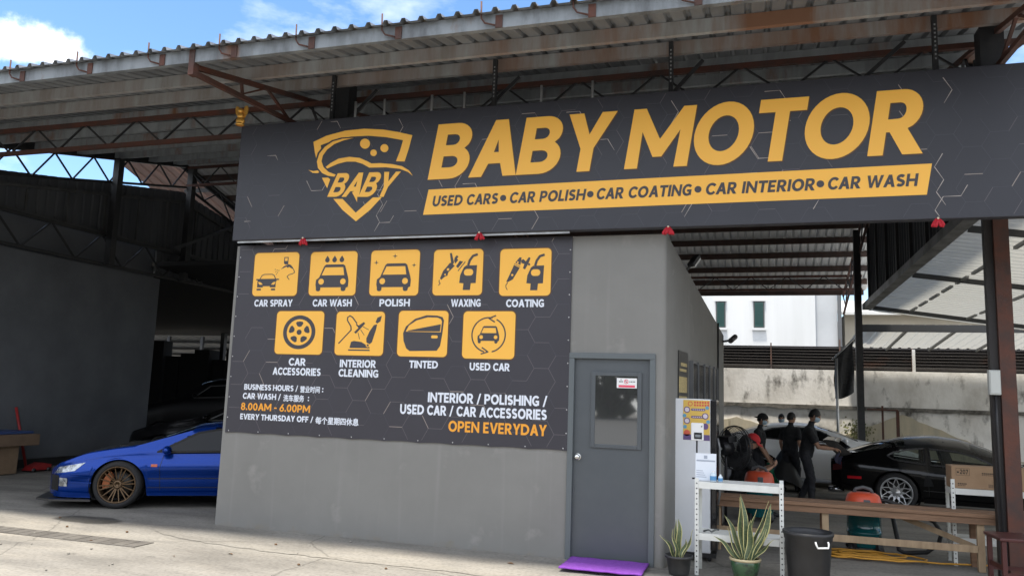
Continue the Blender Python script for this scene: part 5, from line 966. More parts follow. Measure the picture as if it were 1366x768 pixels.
# shade net on a rail by the far black column, silver pole
t = thing('shade_net', 'black shade net hung on a sloping rail beside the far black column', 'net', (1.85, 19, 3))
o = MB(); n_ = 22; m_ = 26
for j in range(m_ + 1):
    for i in range(n_ + 1):
        u, v = i / n_, j / m_; x = 1.66 + .40 * u; zt_ = 2.74 + .42 * u; zl = 1.86 + .16 * u - .06 * math.sin(u * 3.1)
        o.v.append((x + .01 * math.sin(v * 9 + u * 3), 19.0 + .05 * math.sin(u * 9 + v * 4) * (.3 + v), zt_ + (zl - zt_) * v))
o.f = [(j * (n_ + 1) + i, j * (n_ + 1) + i + 1, (j + 1) * (n_ + 1) + i + 1, (j + 1) * (n_ + 1) + i) for j in range(m_) for i in range(n_)]; o.m = [0] * len(o.f); o.sm = [True] * len(o.f)
nm_ = mat('net_black', (.035, .037, .04), .9, col2=(.07, .072, .075), scale=7, stretch=(1, 1, 5)); o.build('net', nm_, t, clean=False).modifiers.new('thick', 'SOLIDIFY').thickness = .006
b = MB(); b.tube([(1.62, 19.0, 2.72), (2.08, 19.0, 3.20)], .02, 8); b.build('rail', _M['zinc'], t)
b = MB(); b.tube([(1.70, 18.9, .0), (1.70, 18.9, 2.75)], .028, 10); o = b.build('steel_pole', _M['zinc']); tag(o, 'thin silver pole standing below the shade net', 'pole')
t = thing('rusty_stand', 'rusty thin T shaped iron stand leaning before the back wall', 'stand', (3.5, 24.3, 0))
b = MB(); b.box(3.33, 3.38, 24.3, 24.35, 0, 1.75); b.box(3.70, 3.78, 24.3, 24.36, 0, 1.62); b.build('post', rust, t); b = MB(); b.box(2.95, 3.75, 24.27, 24.299, 1.62, 1.66); b.build('crossbar', rust, t)
# left bay: cartons, blue sheet, red pole and jack
t = thing('flat_carton', 'long flat brown carton with blue sheet lying on another carton by the dark wall', 'carton', (-12.95, 10.9, .45))
b = MB(); b.box(-13.3, -12.5, 9.6, 11.35, .50, .70, 0, .01); b.build('carton', mat('cardboard_dark', (.19, .125, .08), .85, col2=(.15, .10, .065), scale=5), t)
b = MB(); b.box(-13.25, -12.6, 9.7, 11.3, .702, .75, 0, .015); b.build('cover_sheet', mat('sheet_blue', (.03, .06, .17), .5), t)
t = thing('brown_carton', 'brown carton on the floor under the flat carton by the dark wall', 'carton', (-12.95, 10.6, 0))
b = MB(); b.box(-13.3, -12.62, 9.65, 11.05, .01, .499, 0, .01); b.build('carton', mat('cardboard_mid', (.23, .155, .095), .85, col2=(.18, .12, .075), scale=5), t)
t = thing('red_pole', 'red pole leaning on the dark partition wall behind the cartons', 'pole', (-13.3, 11.7, 0))
b = MB(); b.tube([(-13.2, 11.75, .02), (-13.39, 11.55, 1.15)], .025, 8); b.build('shaft', mat('jack_red', (.30, .02, .02), .5), t)
t = thing('floor_jack', 'small red floor jack on the ground by the dark wall', 'jack', (-12.75, 11.55, 0))
b = MB(); b.prism([(11.35, .03), (11.8, .03), (11.8, .12), (11.6, .16), (11.42, .10)], -12.85, -12.65, plane='yz'); b.build('chassis', mat('jack_red', (.30, .02, .02), .5), t)
for y in (11.42, 11.74): b = MB(); b.lathe([(0, -.13), (.035, -.13), (.035, .13), (0, .13)], 12, (-12.75, y, .036), 'x'); b.build('wheel', blk, t)
# ------------------------------------------------------------------ cars
def lerp_table(T):
    def f(x):
        if x <= T[0][0]: return T[0][1]
        for (a, p), (c, q) in zip(T, T[1:]):
            if x <= c:
                u = (x - a) / (c - a); return p + (q - p) * u
        return T[-1][1]
    def g(x): return (f(x - .06) + 2 * f(x) + f(x + .06)) / 4
    return g
rubber = mat('tyre_rubber', (.016, .016, .017), .8, bump=.2, bscale=120)
under = mat('underbody', (.008, .008, .009), .9)
trimm = mat('window_trim', (.008, .008, .009), .35)
def wheel_into(parent, x, y, side, style, rimm, Rw=.315, tw=.215, caliper=None, tilt=0):
    """side -1: outer face towards -y"""
    M = Matrix.Translation((x, y, Rw)) @ Matrix.Rotation(R(tilt), 4, 'Z') @ (Matrix.Identity(4) if side < 0 else Matrix.Rotation(math.pi, 4, 'Z'))
    rr_ = Rw * .765; h = tw / 2
    b = MB(); b.lathe([(rr_, -h + .015), (rr_ + .012, -h), (Rw - .03, -h + .004), (Rw - .006, -h + .03), (Rw, -h + .06), (Rw, h - .06), (Rw - .006, h - .03), (Rw - .03, h), (rr_, h), (rr_, -h + .015)], 44, axis='y')
    for k in (-.04, 0, .04): b.lathe([(Rw + .0006, k - .004), (Rw + .0006, k + .004)], 44, axis='y')
    w = b.xf(M).build('wheel', rubber, parent, world=False)
    b = MB(); b.lathe([(rr_ - .03, h * .3), (rr_ - .028, -h + .05), (rr_ - .012, -h + .012), (rr_ + .001, -h + .004), (rr_ + .002, -h + .016), (rr_ - .006, h * .3)], 44, axis='y')
    yo = -h + .022
    def spoke(a, r0, r1, w0, w1, y0, y1, t=.016):
        c0, s0 = math.cos(a), math.sin(a); e = Vector((c0, 0, s0)); q = Vector((-s0, 0, c0)); P = []
        for r_, ww, yy in ((r0, w0, y0), (r1, w1, y1)):
            for sx, dy in ((-1, 0), (1, 0), (1, t), (-1, t)): P.append(e * r_ + q * (ww * sx / 2) + Vector((0, yy + dy, 0)))
        b.add(P, [(0, 1, 2, 3), (4, 7, 6, 5), (0, 4, 5, 1), (1, 5, 6, 2), (2, 6, 7, 3), (3, 7, 4, 0)])
    if style == 'twin':
        for k in range(6):
            a = 2 * math.pi * k / 6 + .2
            spoke(a - .12, .05, rr_ - .012, .016, .013, yo + .03, yo); spoke(a + .12, .05, rr_ - .012, .016, .013, yo + .03, yo); spoke(a + .52, .055, rr_ - .012, .013, .011, yo + .034, yo + .004)
        b.lathe([(.0, yo + .03), (.028, yo + .026), (.03, yo + .012), (.052, yo + .02), (.062, yo + .034)], 24, axis='y')
    elif style == 'mesh':
        for k in range(10):
            a = 2 * math.pi * k / 10
            spoke(a, .05, rr_ * .56, .017, .013, yo + .026, yo + .012); am = 2 * math.pi / 20
            for s in (-1, 1):
                p0 = Vector((math.cos(a) * rr_ * .54, 0, math.sin(a) * rr_ * .54)); p1 = Vector((math.cos(a + s * am) * rr_ * .97, 0, math.sin(a + s * am) * rr_ * .97)); b.bar(p0 + Vector((0, yo + .02, 0)), p1 + Vector((0, yo + .006, 0)), .012, .013, up=(0, 1, 0))
                q0 = Vector((math.cos(a + s * am) * rr_ * .30, 0, math.sin(a + s * am) * rr_ * .30)); q1 = Vector((math.cos(a + s * am * 0 + s * 2 * am) * rr_ * .56, 0, math.sin(a + s * 2 * am) * rr_ * .56)); b.bar(q0 + Vector((0, yo + .026, 0)), q1 + Vector((0, yo + .016, 0)), .010, .012, up=(0, 1, 0))
        b.lathe([(.0, yo + .012), (.03, yo + .012), (.033, yo + .02), (.06, yo + .022), (.066, yo + .034)], 24, axis='y')
    else:
        for k in range(5): spoke(2 * math.pi * k / 5 + .3, .04, rr_ - .012, .05, .034, yo + .03, yo)
        b.lathe([(.0, yo + .02), (.05, yo + .022), (.06, yo + .034)], 24, axis='y')
    b.xf(M).build('rim', rimm, w, world=False)
    b = MB(); b.lathe([(0, .0), (rr_ * .72, .0), (rr_ * .74, .012), (rr_ * .72, .02), (0, .02)], 30, axis='y'); b.xf(M).build('brake_disc', mat('disc_iron', (.045, .043, .04), .45, .7), w, world=False)
    if caliper:
        b = MB(); P = [(math.cos(R(a)) * r_, math.sin(R(a)) * r_) for r_, aa in ((rr_ * .82, (120, 140, 160, 180, 200)), (rr_ * .45, (200, 180, 160, 140, 120))) for a in aa]; b.prism([(p if side < 0 else (-p[0], p[1])) for p in P], -.05, -.005); b.xf(M).build('brake_caliper', caliper, w, world=False)
    return w
class Car:
    def __init__(s, name, label, cat, spec, paint, group=None):
        s.t = thing(name, label, cat, group=group); s.sp = spec; s.paint = paint
        s.L = spec['L']; s.belt = lerp_table(spec['belt']); s.top = lerp_table(spec['top']); s.w = lerp_table(spec['plan']); s.low = lerp_table(spec['low'])
        s.shell()
    def shape(s, x, z):
        zl, zb_ = s.low(x), s.belt(x); t = max(0, min(1, (z - zl) / (zb_ - zl)))
        crease = s.sp.get('crease', 1.) * (.012 * math.exp(-((t - .62) / .10) ** 2) - .010 * math.exp(-((t - .45) / .12) ** 2)) - .03 * (t - .55) ** 2
        flare = sum(.028 * math.exp(-((x - xc) / .30) ** 2) * (1 - .6 * t) for xc in s.sp['wheels'])
        return s.w(x) * (1 - .075 * (1 - t) ** 2.2 - .060 * max(0, t - .70) / .30 * max(0, t - .70) / .30) + crease * min(1, x / .4) + flare
    def yup(s, x, z):
        g_ = max(.02, s.top(x) - s.belt(x)); return s.shape(x, s.belt(x)) - .012 - s.sp.get('slant', .40) * (z - s.belt(x))
    def yz(s, x, z): return s.shape(x, z) if z <= s.belt(x) else s.yup(x, z)
    def section(s, x):
        zl, zb_, zt_ = s.low(x), s.belt(x), s.top(x); g_ = max(.02, zt_ - zb_); z0 = zl
        for xc in s.sp['wheels']:
            d = abs(x - xc); ra = s.sp['arch']
            if d < ra: z0 = max(z0, s.sp['Rw'] + math.sqrt(ra * ra - d * d) * .97)
        P = [(s.shape(x, z0 + (zb_ - z0) * i / 14), z0 + (zb_ - z0) * i / 14) for i in range(15)]
        e_ = s.sp.get('edge', .86); P += [(s.yup(x, zb_ + e_ * g_ * k / 5), zb_ + e_ * g_ * k / 5) for k in range(1, 6)]
        y0, z1 = P[-1]
        for k in range(1, 10):
            a = k / 9; P.append((y0 * (1 - a), z1 + (zt_ - z1) * (1 - (1 - a) ** 2.6)))
        return P
    def shell(s):
        sp = s.sp; xs = []; x = 0.
        while x < s.L: xs.append(x); x += .012 if x < .2 or x > s.L - .15 else .026
        xs.append(s.L); S_ = [s.section(x) for x in xs]; n = len(S_[0]); V = []
        for x, P in zip(xs, S_): V += [(x, -y, z) for y, z in P]
        m = len(V)
        for x, P in zip(xs, S_): V += [(x, y, z) for y, z in P]
        parts = {'body': [], 'bonnet': [], 'windscreen': [], 'rear_glass': []}
        win = sp.get('windows', [])
        def inside(px_, pz, poly):
            c = False; j = len(poly) - 1
            for i in range(len(poly)):
                (xi, zi), (xj, zj) = poly[i], poly[j]
                if (zi > pz) != (zj > pz) and px_ < (xj - xi) * (pz - zi) / (zj - zi) + xi: c = not c
                j = i
            return c
        for i in range(len(xs) - 1):
            xm = (xs[i] + xs[i + 1]) / 2
            for k in range(n - 1):
                zm = (S_[i][k][1] + S_[i][k + 1][1] + S_[i + 1][k][1] + S_[i + 1][k + 1][1]) / 4; ym = (S_[i][k][0] + S_[i + 1][k + 1][0]) / 2
                if 13 < k < 20 and any(inside(xm, zm, q) for q in win): continue
                key = 'body'
                if k >= 19:
                    if sp['ws'][0] < xm < sp['ws'][1]: key = 'windscreen'
                    elif sp['rg'][0] < xm < sp['rg'][1]: key = 'rear_glass'
                    elif sp.get('bonnet') and sp['bonnet'][0] < xm < sp['bonnet'][1] and ym < s.w(xm) * .80: key = 'bonnet'
                for o_, fl in ((0, 0), (m, 1)):
                    q = (o_ + i * n + k, o_ + (i + 1) * n + k, o_ + (i + 1) * n + k + 1, o_ + i * n + k + 1); parts[key].append(q[::-1] if fl else q)
        ends = [tuple(range(0, n)) + tuple(m + k for k in range(n - 2, -1, -1)), tuple((len(xs) - 1) * n + k for k in range(n)) + tuple(m + (len(xs) - 1) * n + k for k in range(n - 2, -1, -1))]
        s.glass = mat('car_glass_dark', (.006, .007, .008), .05, spec=.3) if sp.get('dark', True) else glassmat('car_glass', (.012, .016, .016), .62)
        for key, F in parts.items():
            if not F: continue
            b = MB(); ids = sorted({i for q in F for i in q} | ({i for q in ends for i in q} if key == 'body' else set())); mp_ = {a: c for c, a in enumerate(ids)}
            b.v = [V[i] for i in ids]; b.f = [tuple(mp_[i] for i in q) for q in F]; b.sm = [True] * len(b.f); b.m = [0] * len(b.f)
            if key == 'body':
                for q in ends: b.f.append(tuple(mp_[i] for i in q)); b.m.append(0); b.sm.append(False)
            o = b.build(key, s.paint if key == 'body' else sp.get('bonnet_mat', s.paint) if key == 'bonnet' else s.glass, s.t, world=False)
            if key == 'body': s.body = o
        for q in win:   # side glass and its rubber
            P = []
            for a, c in zip(q, q[1:] + q[:1]):
                k = max(1, int(math.hypot(c[0] - a[0], c[1] - a[1]) / .08)); P += [(a[0] + (c[0] - a[0]) * i / k, a[1] + (c[1] - a[1]) * i / k) for i in range(k)]
            V2, F2 = fill([(1, P)])
            for sd_ in (-1, 1):
                b = MB(); b.add([(x, sd_ * (s.yz(x, z) + .001), z) for x, z in V2], F2, 0, True); b.build('side_window', s.glass, s.t, world=False)
                b = MB()
                for a, c in zip(P, P[1:] + P[:1]): b.bar((a[0], sd_ * (s.yz(*a) + .002), a[1]), (c[0], sd_ * (s.yz(*c) + .002), c[1]), .026, .014, up=(0, 1, 0))
                b.build('window_seal', trimm, s.t, world=False)
        b = MB(); b.box(.35, s.L - .35, -.60, .60, .17, .30); b.build('underbody', under, s.t, world=False)
        for xc in sp['wheels']:
            for sd_ in (-1, 1):
                b = MB(); b.tube([(xc, sd_ * (s.w(xc) - .025), sp['Rw']), (xc, sd_ * (s.w(xc) - .36), sp['Rw'])], sp['arch'] + .012, 26, caps=False); b.lathe([(0, 0), (sp['arch'] + .012, 0)], 26, (xc, sd_ * (s.w(xc) - .36), sp['Rw']), 'y')
                b.v = [(x, y, max(z, .12)) for x, y, z in b.v]; b.build('wheel_well', under, s.t, world=False)
        if not sp.get('dark', True):
            sm_ = mat('seat_cloth', (.02, .02, .022), .8)
            for yy in (-.36, .36):
                b = MB(); b.box(sp['seat'], sp['seat'] + .5, yy - .24, yy + .24, .30, .52, 0, .04); b.bar((sp['seat'] + .48, yy, .45), (sp['seat'] + .66, yy, 1.02), .46, .12); b.bar((sp['seat'] + .67, yy, 1.03), (sp['seat'] + .70, yy, 1.16), .24, .08); b.build('seat', sm_, s.t, world=False)
            b = MB(); b.box(sp['ws'][0] - .05, sp['ws'][0] + .35, -.62, .62, .55, .86, 0, .03); b.build('dashboard', sm_, s.t, world=False)
    def wheels(s, style, rimm, caliper=None, steer=0):
        for k, xc in enumerate(s.sp['wheels']):
            for sd_ in (-1, 1): wheel_into(s.t, xc, sd_ * (s.w(xc) - .105), sd_, style, rimm, s.sp['Rw'], caliper=caliper, tilt=steer if k == 0 else 0)
    def patch(s, name, quad, m, sides=(-1, 1), off=.004, parent=None, n=8, thick=True):
        """quad of four (x, z) corners laid on the flank"""
        for sd_ in sides:
            b = MB()
            for j in range(n + 1):
                for i in range(n + 1):
                    u, v = i / n, j / n; x = (1 - u) * (1 - v) * quad[0][0] + u * (1 - v) * quad[1][0] + u * v * quad[2][0] + (1 - u) * v * quad[3][0]; z = (1 - u) * (1 - v) * quad[0][1] + u * (1 - v) * quad[1][1] + u * v * quad[2][1] + (1 - u) * v * quad[3][1]
                    b.v.append((x, sd_ * (s.yz(x, z) + off), z))
            b.f = [(j * (n + 1) + i, j * (n + 1) + i + 1, (j + 1) * (n + 1) + i + 1, (j + 1) * (n + 1) + i) for j in range(n) for i in range(n)]; b.m = [0] * len(b.f); b.sm = [True] * len(b.f); o = b.build(name, m, parent or s.t, world=False)
    def seam(s, pts, sides=(-1, 1), w=.007):
        for sd_ in sides:
            b = MB(); P = []
            for a, c in zip(pts, pts[1:]): P += [(a[0] + (c[0] - a[0]) * i / 8, a[1] + (c[1] - a[1]) * i / 8) for i in range(8)]
            P.append(pts[-1])
            for a, c in zip(P, P[1:]): b.bar((a[0], sd_ * (s.yz(*a) - .001), a[1]), (c[0], sd_ * (s.yz(*c) - .001), c[1]), w, w, up=(0, 1, 0))
            b.build('door_seam', trimm, s.t, world=False)
    def mirror(s, x, z, m):
        for sd_ in (-1, 1):
            b = MB(); y = sd_ * (s.yz(x, z) + .10); b.ball((x, y, z + .04), .10, 14, sq=(.62, 1.0, .60)); b.bar((x, sd_ * (s.yz(x, z) - .01), z + .005), (x, y, z + .02), .06, .03); b.build('mirror', m, s.t, world=False)
    def place(s, loc, rz): s.t.location = loc; s.t.rotation_euler = (0, 0, rz)
lampm = mat('lamp_clear', (.50, .54, .58), .12, .3, col2=(.12, .13, .14), scale=16, spread=(.4, .6), coat=1)
amber = mat('lamp_amber', (.55, .10, .02), .2); redl = mat('lamp_red', (.50, .012, .02), .2); chrome = mat('chrome', (.75, .76, .78), .1, 1.)
base = dict(L=4.42, Rw=.315, arch=.365, wheels=(.93, 3.46), low=[(0, .17), (.1, .14), (.5, .15), (1.3, .185), (3.1, .185), (4.0, .22), (4.42, .30)])
blue = dict(base, arch=.345, belt=[(0, .46), (.12, .52), (.35, .59), (.7, .67), (1.1, .71), (1.4, .725), (2.2, .745), (3.0, .78), (3.9, .83), (4.3, .83), (4.42, .80)],
            top=[(0, .48), (.15, .585), (.5, .735), (.9, .815), (1.12, .85), (1.52, .995), (1.85, 1.115), (2.25, 1.17), (2.75, 1.155), (3.15, 1.065), (3.75, .91), (4.25, .88), (4.42, .84)],
            plan=[(0, .34), (.05, .52), (.15, .67), (.35, .77), (.7, .83), (1.1, .85), (2.2, .86), (3.4, .87), (4.1, .82), (4.3, .74), (4.42, .6)], ws=(1.12, 1.82), rg=(2.85, 3.7), bonnet=(.22, 1.11), dark=True, seat=2.0,
            windows=[[(1.38, .748), (1.88, 1.015), (2.15, 1.068), (2.74, 1.06), (2.82, .79)], [(2.89, .80), (2.84, 1.04), (3.08, .985), (3.3, .83)]])
bp = mat('paint_blue', (.001, .036, .26), .26, .55, coat=.3, spec=.3); carbon = mat('carbon', (.022, .023, .025), .35, col2=(.03, .031, .033), scale=60, coat=.5)
blue['bonnet_mat'] = carbon
c = Car('blue_coupe', 'metallic blue sports coupe with bronze wheels and black bonnet, tail hidden behind office wall', 'car', blue, bp)
c.wheels('twin', mat('bronze', (.13, .085, .05), .38, .8), caliper=mat('caliper_copper', (.30, .10, .04), .4, .5), steer=-6)
c.patch('headlight', [(.09, .435), (.38, .49), (.50, .60), (.15, .525)], lampm, off=.003)
c.patch('fog_lamp', [(.18, .28), (.29, .28), (.29, .39), (.18, .39)], lampm, off=.010)
c.patch('bumper_intake', [(.03, .22), (.17, .22), (.17, .42), (.03, .42)], under, off=.006)
c.patch('bumper_canard', [(.32, .335), (.60, .325), (.60, .345), (.32, .355)], bp, off=.022); c.patch('bumper_canard', [(.30, .415), (.60, .40), (.60, .42), (.30, .435)], bp, off=.022)
c.patch('indicator', [(1.33, .56), (1.41, .56), (1.41, .595), (1.33, .595)], amber, off=.008)
c.patch('side_skirt', [(1.30, .175), (3.08, .175), (3.08, .235), (1.30, .215)], bp, off=.030); c.patch('front_skirt', [(.10, .14), (.60, .14), (.60, .20), (.10, .215)], bp, off=.03)
c.seam([(1.46, .24), (1.44, .55), (1.48, .73)]); c.seam([(2.92, .24), (2.92, .78)]); c.seam([(1.3, .40), (2.98, .42)], w=.010); c.seam([(1.3, .28), (2.98, .29)], w=.008)
c.mirror(1.52, .745, bp)
b = MB(); b.prism([(-.09, -.62), (-.12, 0), (-.09, .62), (.12, .80), (.62, .86), (.62, -.86), (.12, -.80)], .10, .125, plane='xy'); b.build('front_splitter', carbon, c.t, world=False)
b = MB(); b.box(-.008, .02, -.26, .26, .33, .43); b.build('licence_plate', mat('plate_pale', (.5, .52, .55), .4), c.t, world=False)
b = MB(); b.bar((-.003, -.3, .25), (-.003, .3, .25), .02, .14); b.build('grille', under, c.t, world=False)
for y in (-.3, .3): b = MB(); b.prism([(.85, y - .16), (1.15, y - .14), (1.15, y + .14), (.85, y + .16)], .765 + .02, .80 + .02, plane='xy'); b.build('bonnet_vent', trimm, c.t, world=False)
a_ = R(32); lc = Vector((.93, -.775)); wx = Vector((-8.25, 8.80)); off_ = Vector((lc.x * math.cos(a_) - lc.y * math.sin(a_), lc.x * math.sin(a_) + lc.y * math.cos(a_)))
c.place((wx.x - off_.x, wx.y - off_.y, 0), a_)
# black coupe with the big rear wing
old_belt = [(0, .52), (.15, .60), (.5, .70), (1.0, .80), (1.6, .87), (2.4, .90), (3.0, .93), (3.5, .97), (4.1, .96), (4.4, .92), (4.5, .84)]
old_win = [[(1.88, .925), (2.34, 1.15), (2.62, 1.205), (3.0, 1.21), (2.98, .945)], [(3.06, .95), (3.07, 1.205), (3.3, 1.17), (3.5, 1.10), (3.58, 1.03), (3.50, .985)]]
old_top = [(0, .54), (.2, .66), (.7, .80), (1.3, .90), (1.62, .97), (2.1, 1.18), (2.5, 1.28), (2.9, 1.30), (3.3, 1.265), (3.7, 1.17), (4.1, 1.04), (4.35, .98), (4.5, .88)]
blk_spec = dict(base, crease=.15, edge=.66, slant=.52, L=4.5, Rw=.32, arch=.365, wheels=(.95, 3.50), belt=[(0, .44), (.15, .50), (.5, .60), (1.0, .70), (1.6, .71), (2.4, .73), (3.0, .77), (3.5, .82), (4.1, .84), (4.4, .81), (4.5, .74)],
                top=[(0, .46), (.2, .58), (.7, .73), (1.3, .81), (1.62, .86), (2.1, 1.08), (2.5, 1.21), (2.9, 1.25), (3.3, 1.22), (3.7, 1.12), (4.1, .98), (4.35, .91), (4.5, .78)],
                plan=[(0, .30), (.06, .50), (.2, .68), (.5, .80), (1.0, .87), (2.2, .875), (3.0, .885), (3.5, .91), (4.1, .87), (4.3, .80), (4.5, .62)], low=[(0, .17), (.5, .16), (1.3, .19), (3.1, .19), (3.9, .24), (4.2, .30), (4.5, .36)], ws=(1.62, 2.4), rg=(3.35, 4.15), dark=False, seat=2.1,
                windows=[[(1.90, .745), (2.30, .94), (2.60, 1.02), (3.0, 1.045), (2.98, .79)], [(3.06, .795), (3.07, 1.045), (3.30, 1.02), (3.52, .965), (3.62, .905), (3.52, .845)]])
bkp = mat('paint_black', (.0035, .0035, .004), .14, coat=.15, spec=.3)
c = Car('black_coupe', 'glossy black sports coupe with large rear wing and silver mesh wheels', 'car', blk_spec, bkp)
c.wheels('mesh', mat('silver_rim', (.55, .56, .57), .3, .6))
c.patch('side_marker', [(4.02, .50), (4.24, .495), (4.24, .54), (4.02, .545)], redl, off=.006); c.patch('tail_lamp', [(4.32, .64), (4.47, .60), (4.47, .70), (4.32, .76)], mat('lamp_smoke', (.10, .02, .02), .12, coat=1), off=.004)
c.seam([(1.72, .26), (1.70, .5), (1.84, .71)]); c.seam([(3.02, .30), (3.03, .77)]); c.seam([(1.35, .36), (3.1, .38)], w=.01); c.patch('side_scoop', [(2.95, .46), (3.10, .45), (3.07, .62), (3.0, .60)], under, off=.003)
c.patch('door_handle', [(2.78, .66), (2.93, .665), (2.93, .695), (2.78, .69)], bkp, off=.014); c.patch('side_skirt', [(1.35, .18), (3.10, .18), (3.10, .26), (1.35, .24)], bkp, off=.028); c.patch('rear_skirt', [(3.92, .24), (4.42, .33), (4.42, .42), (3.92, .32)], bkp, off=.028)
c.mirror(1.88, .76, bkp)
b = MB()
for sd_ in (-1, 1): b.prism([(4.15, .90), (4.36, .84), (4.60, 1.08), (4.42, 1.09)], sd_ * .74, sd_ * .80)
n_ = 14
prof = [(4.36 + .26 * (1 - math.cos(math.pi * k / n_)) / 2, 1.075 + .026 * math.sin(math.pi * k / n_) + .03 * k / n_) for k in range(n_ + 1)] + [(4.62 - .26 * (1 - math.cos(math.pi * k / n_)) / 2, 1.075 - .012 * math.sin(math.pi * k / n_) + .03 * (1 - k / n_)) for k in range(1, n_)]
b.prism(prof, -.86, .86); b.build('rear_wing', bkp, c.t, world=False)
b = MB(); b.box(4.47, 4.51, -.26, .26, .55, .66); b.build('licence_plate', mat('plate_black', (.03, .03, .03), .4), c.t, world=False)
b = MB(); b.tube([(4.3, .45, .27), (4.56, .45, .27)], .05, 14); b.build('exhaust', chrome, c.t, world=False)
a_ = R(173); lc = Vector((3.50, .80)); wx = Vector((2.18, 14.56)); off_ = Vector((lc.x * math.cos(a_) - lc.y * math.sin(a_), lc.x * math.sin(a_) + lc.y * math.cos(a_)))
c.place((wx.x - off_.x, wx.y - off_.y, 0), a_)
# silver white coupe behind the workers
wsp = dict(blk_spec, edge=.86, slant=.4, belt=old_belt, dark=True, ws=(1.62, 2.4), rg=(3.4, 4.2), top=[(0, .56), (.2, .70), (.7, .86), (1.3, .95), (1.62, 1.0), (2.1, 1.2), (2.5, 1.30), (2.9, 1.32), (3.3, 1.28), (3.7, 1.19), (4.1, 1.05), (4.35, .99), (4.5, .88)],
           windows=[[(1.85, .925), (2.34, 1.16), (2.62, 1.215), (2.95, 1.22), (2.95, .95)], [(3.02, .955), (3.03, 1.215), (3.3, 1.18), (3.62, 1.06), (3.72, 1.0)]])
c = Car('silver_coupe', 'pale silver coupe parked behind the workers, dark windows', 'car', wsp, mat('paint_silver', (.84, .86, .88), .35, .1, coat=.5))
c.wheels('five', _M['silver_rim']); c.seam([(3.0, .30), (3.0, .94)]); c.seam([(1.72, .26), (1.70, .6), (1.84, .9)]); c.mirror(1.86, .94, _M['paint_silver']); c.patch('tail_lamp', [(4.30, .72), (4.47, .70), (4.47, .80), (4.30, .84)], redl, off=.004)
c.place((3.62, 18.5, 0), R(178))
# dim black car behind the blue one
dsp = dict(blk_spec, edge=.86, slant=.4, dark=True, belt=[(a, q * 1.06) for a, q in old_belt], top=[(a, q * 1.07) for a, q in old_top])
dsp['windows'] = [[(a, q * 1.06) for a, q in w_] for w_ in old_win]
c = Car('dark_saloon', 'black car standing in the shadow behind the blue coupe', 'car', dsp, bkp)
c.wheels('five', mat('dull_rim', (.12, .12, .125), .4, .6)); c.mirror(1.86, .99, bkp); c.patch('door_handle', [(2.78, .86), (2.93, .865), (2.93, .895), (2.78, .89)], chrome, off=.014)
c.place((-12.6, 13.9, 0), R(12))
vsp = dict(dsp, belt=[(a, q * 1.45) for a, q in old_belt], top=[(a, 1.0 + .42 * a if a < 1.4 else 1.86 if a < 4.2 else 1.7) for a in (0, .4, .9, 1.3, 1.9, 2.6, 3.4, 4.1, 4.4, 4.5)] and [(0, .9), (.4, 1.12), (.9, 1.22), (1.3, 1.34), (1.9, 1.78), (2.3, 1.88), (3.6, 1.88), (4.2, 1.80), (4.45, 1.45), (4.5, 1.25)], ws=(1.3, 2.1), rg=(4.2, 4.45), windows=[[(1.75, 1.33), (2.15, 1.66), (2.9, 1.72), (2.9, 1.38)], [(3.0, 1.39), (3.0, 1.72), (3.9, 1.68), (4.0, 1.43)]])
c = Car('dark_van', 'tall black van parked deep in the shadow beside the dark partition wall', 'van', vsp, mat('paint_van', (.004, .004, .005), .4, spec=.15))
c.wheels('five', _M['dull_rim']); c.mirror(1.80, 1.36, _M['paint_van'])
c.place((-16.6, 18.2, 0), R(20))
b = MB(); rr = random.Random(5); n_ = 22
for j in range(n_ + 1):
    for i in range(n_ + 1):
        u, v = i / n_, j / n_; a = u * 2 - 1; hgt = max(0, .80 * (1 - abs(a) ** 1.6)) * (1 - .75 * abs(v * 2 - 1) ** 2.5)
        b.v.append((.52 + .38 * a + .03 * noise.noise((u * 5, v * 5, 1)), 16.9 + .35 * (v * 2 - 1), .012 + hgt + .04 * noise.noise((u * 6, v * 6, 7)) * (hgt > .05)))
b.f = [(j * (n_ + 1) + i, j * (n_ + 1) + i + 1, (j + 1) * (n_ + 1) + i + 1, (j + 1) * (n_ + 1) + i) for j in range(n_) for i in range(n_)]; b.m = [0] * len(b.f); b.sm = [True] * len(b.f)
tag(b.build('black_tarpaulin', mat('tarp', (.012, .012, .013), .5)), 'black tarpaulin heaped on the ground in front of the silver coupe', 'tarpaulin')
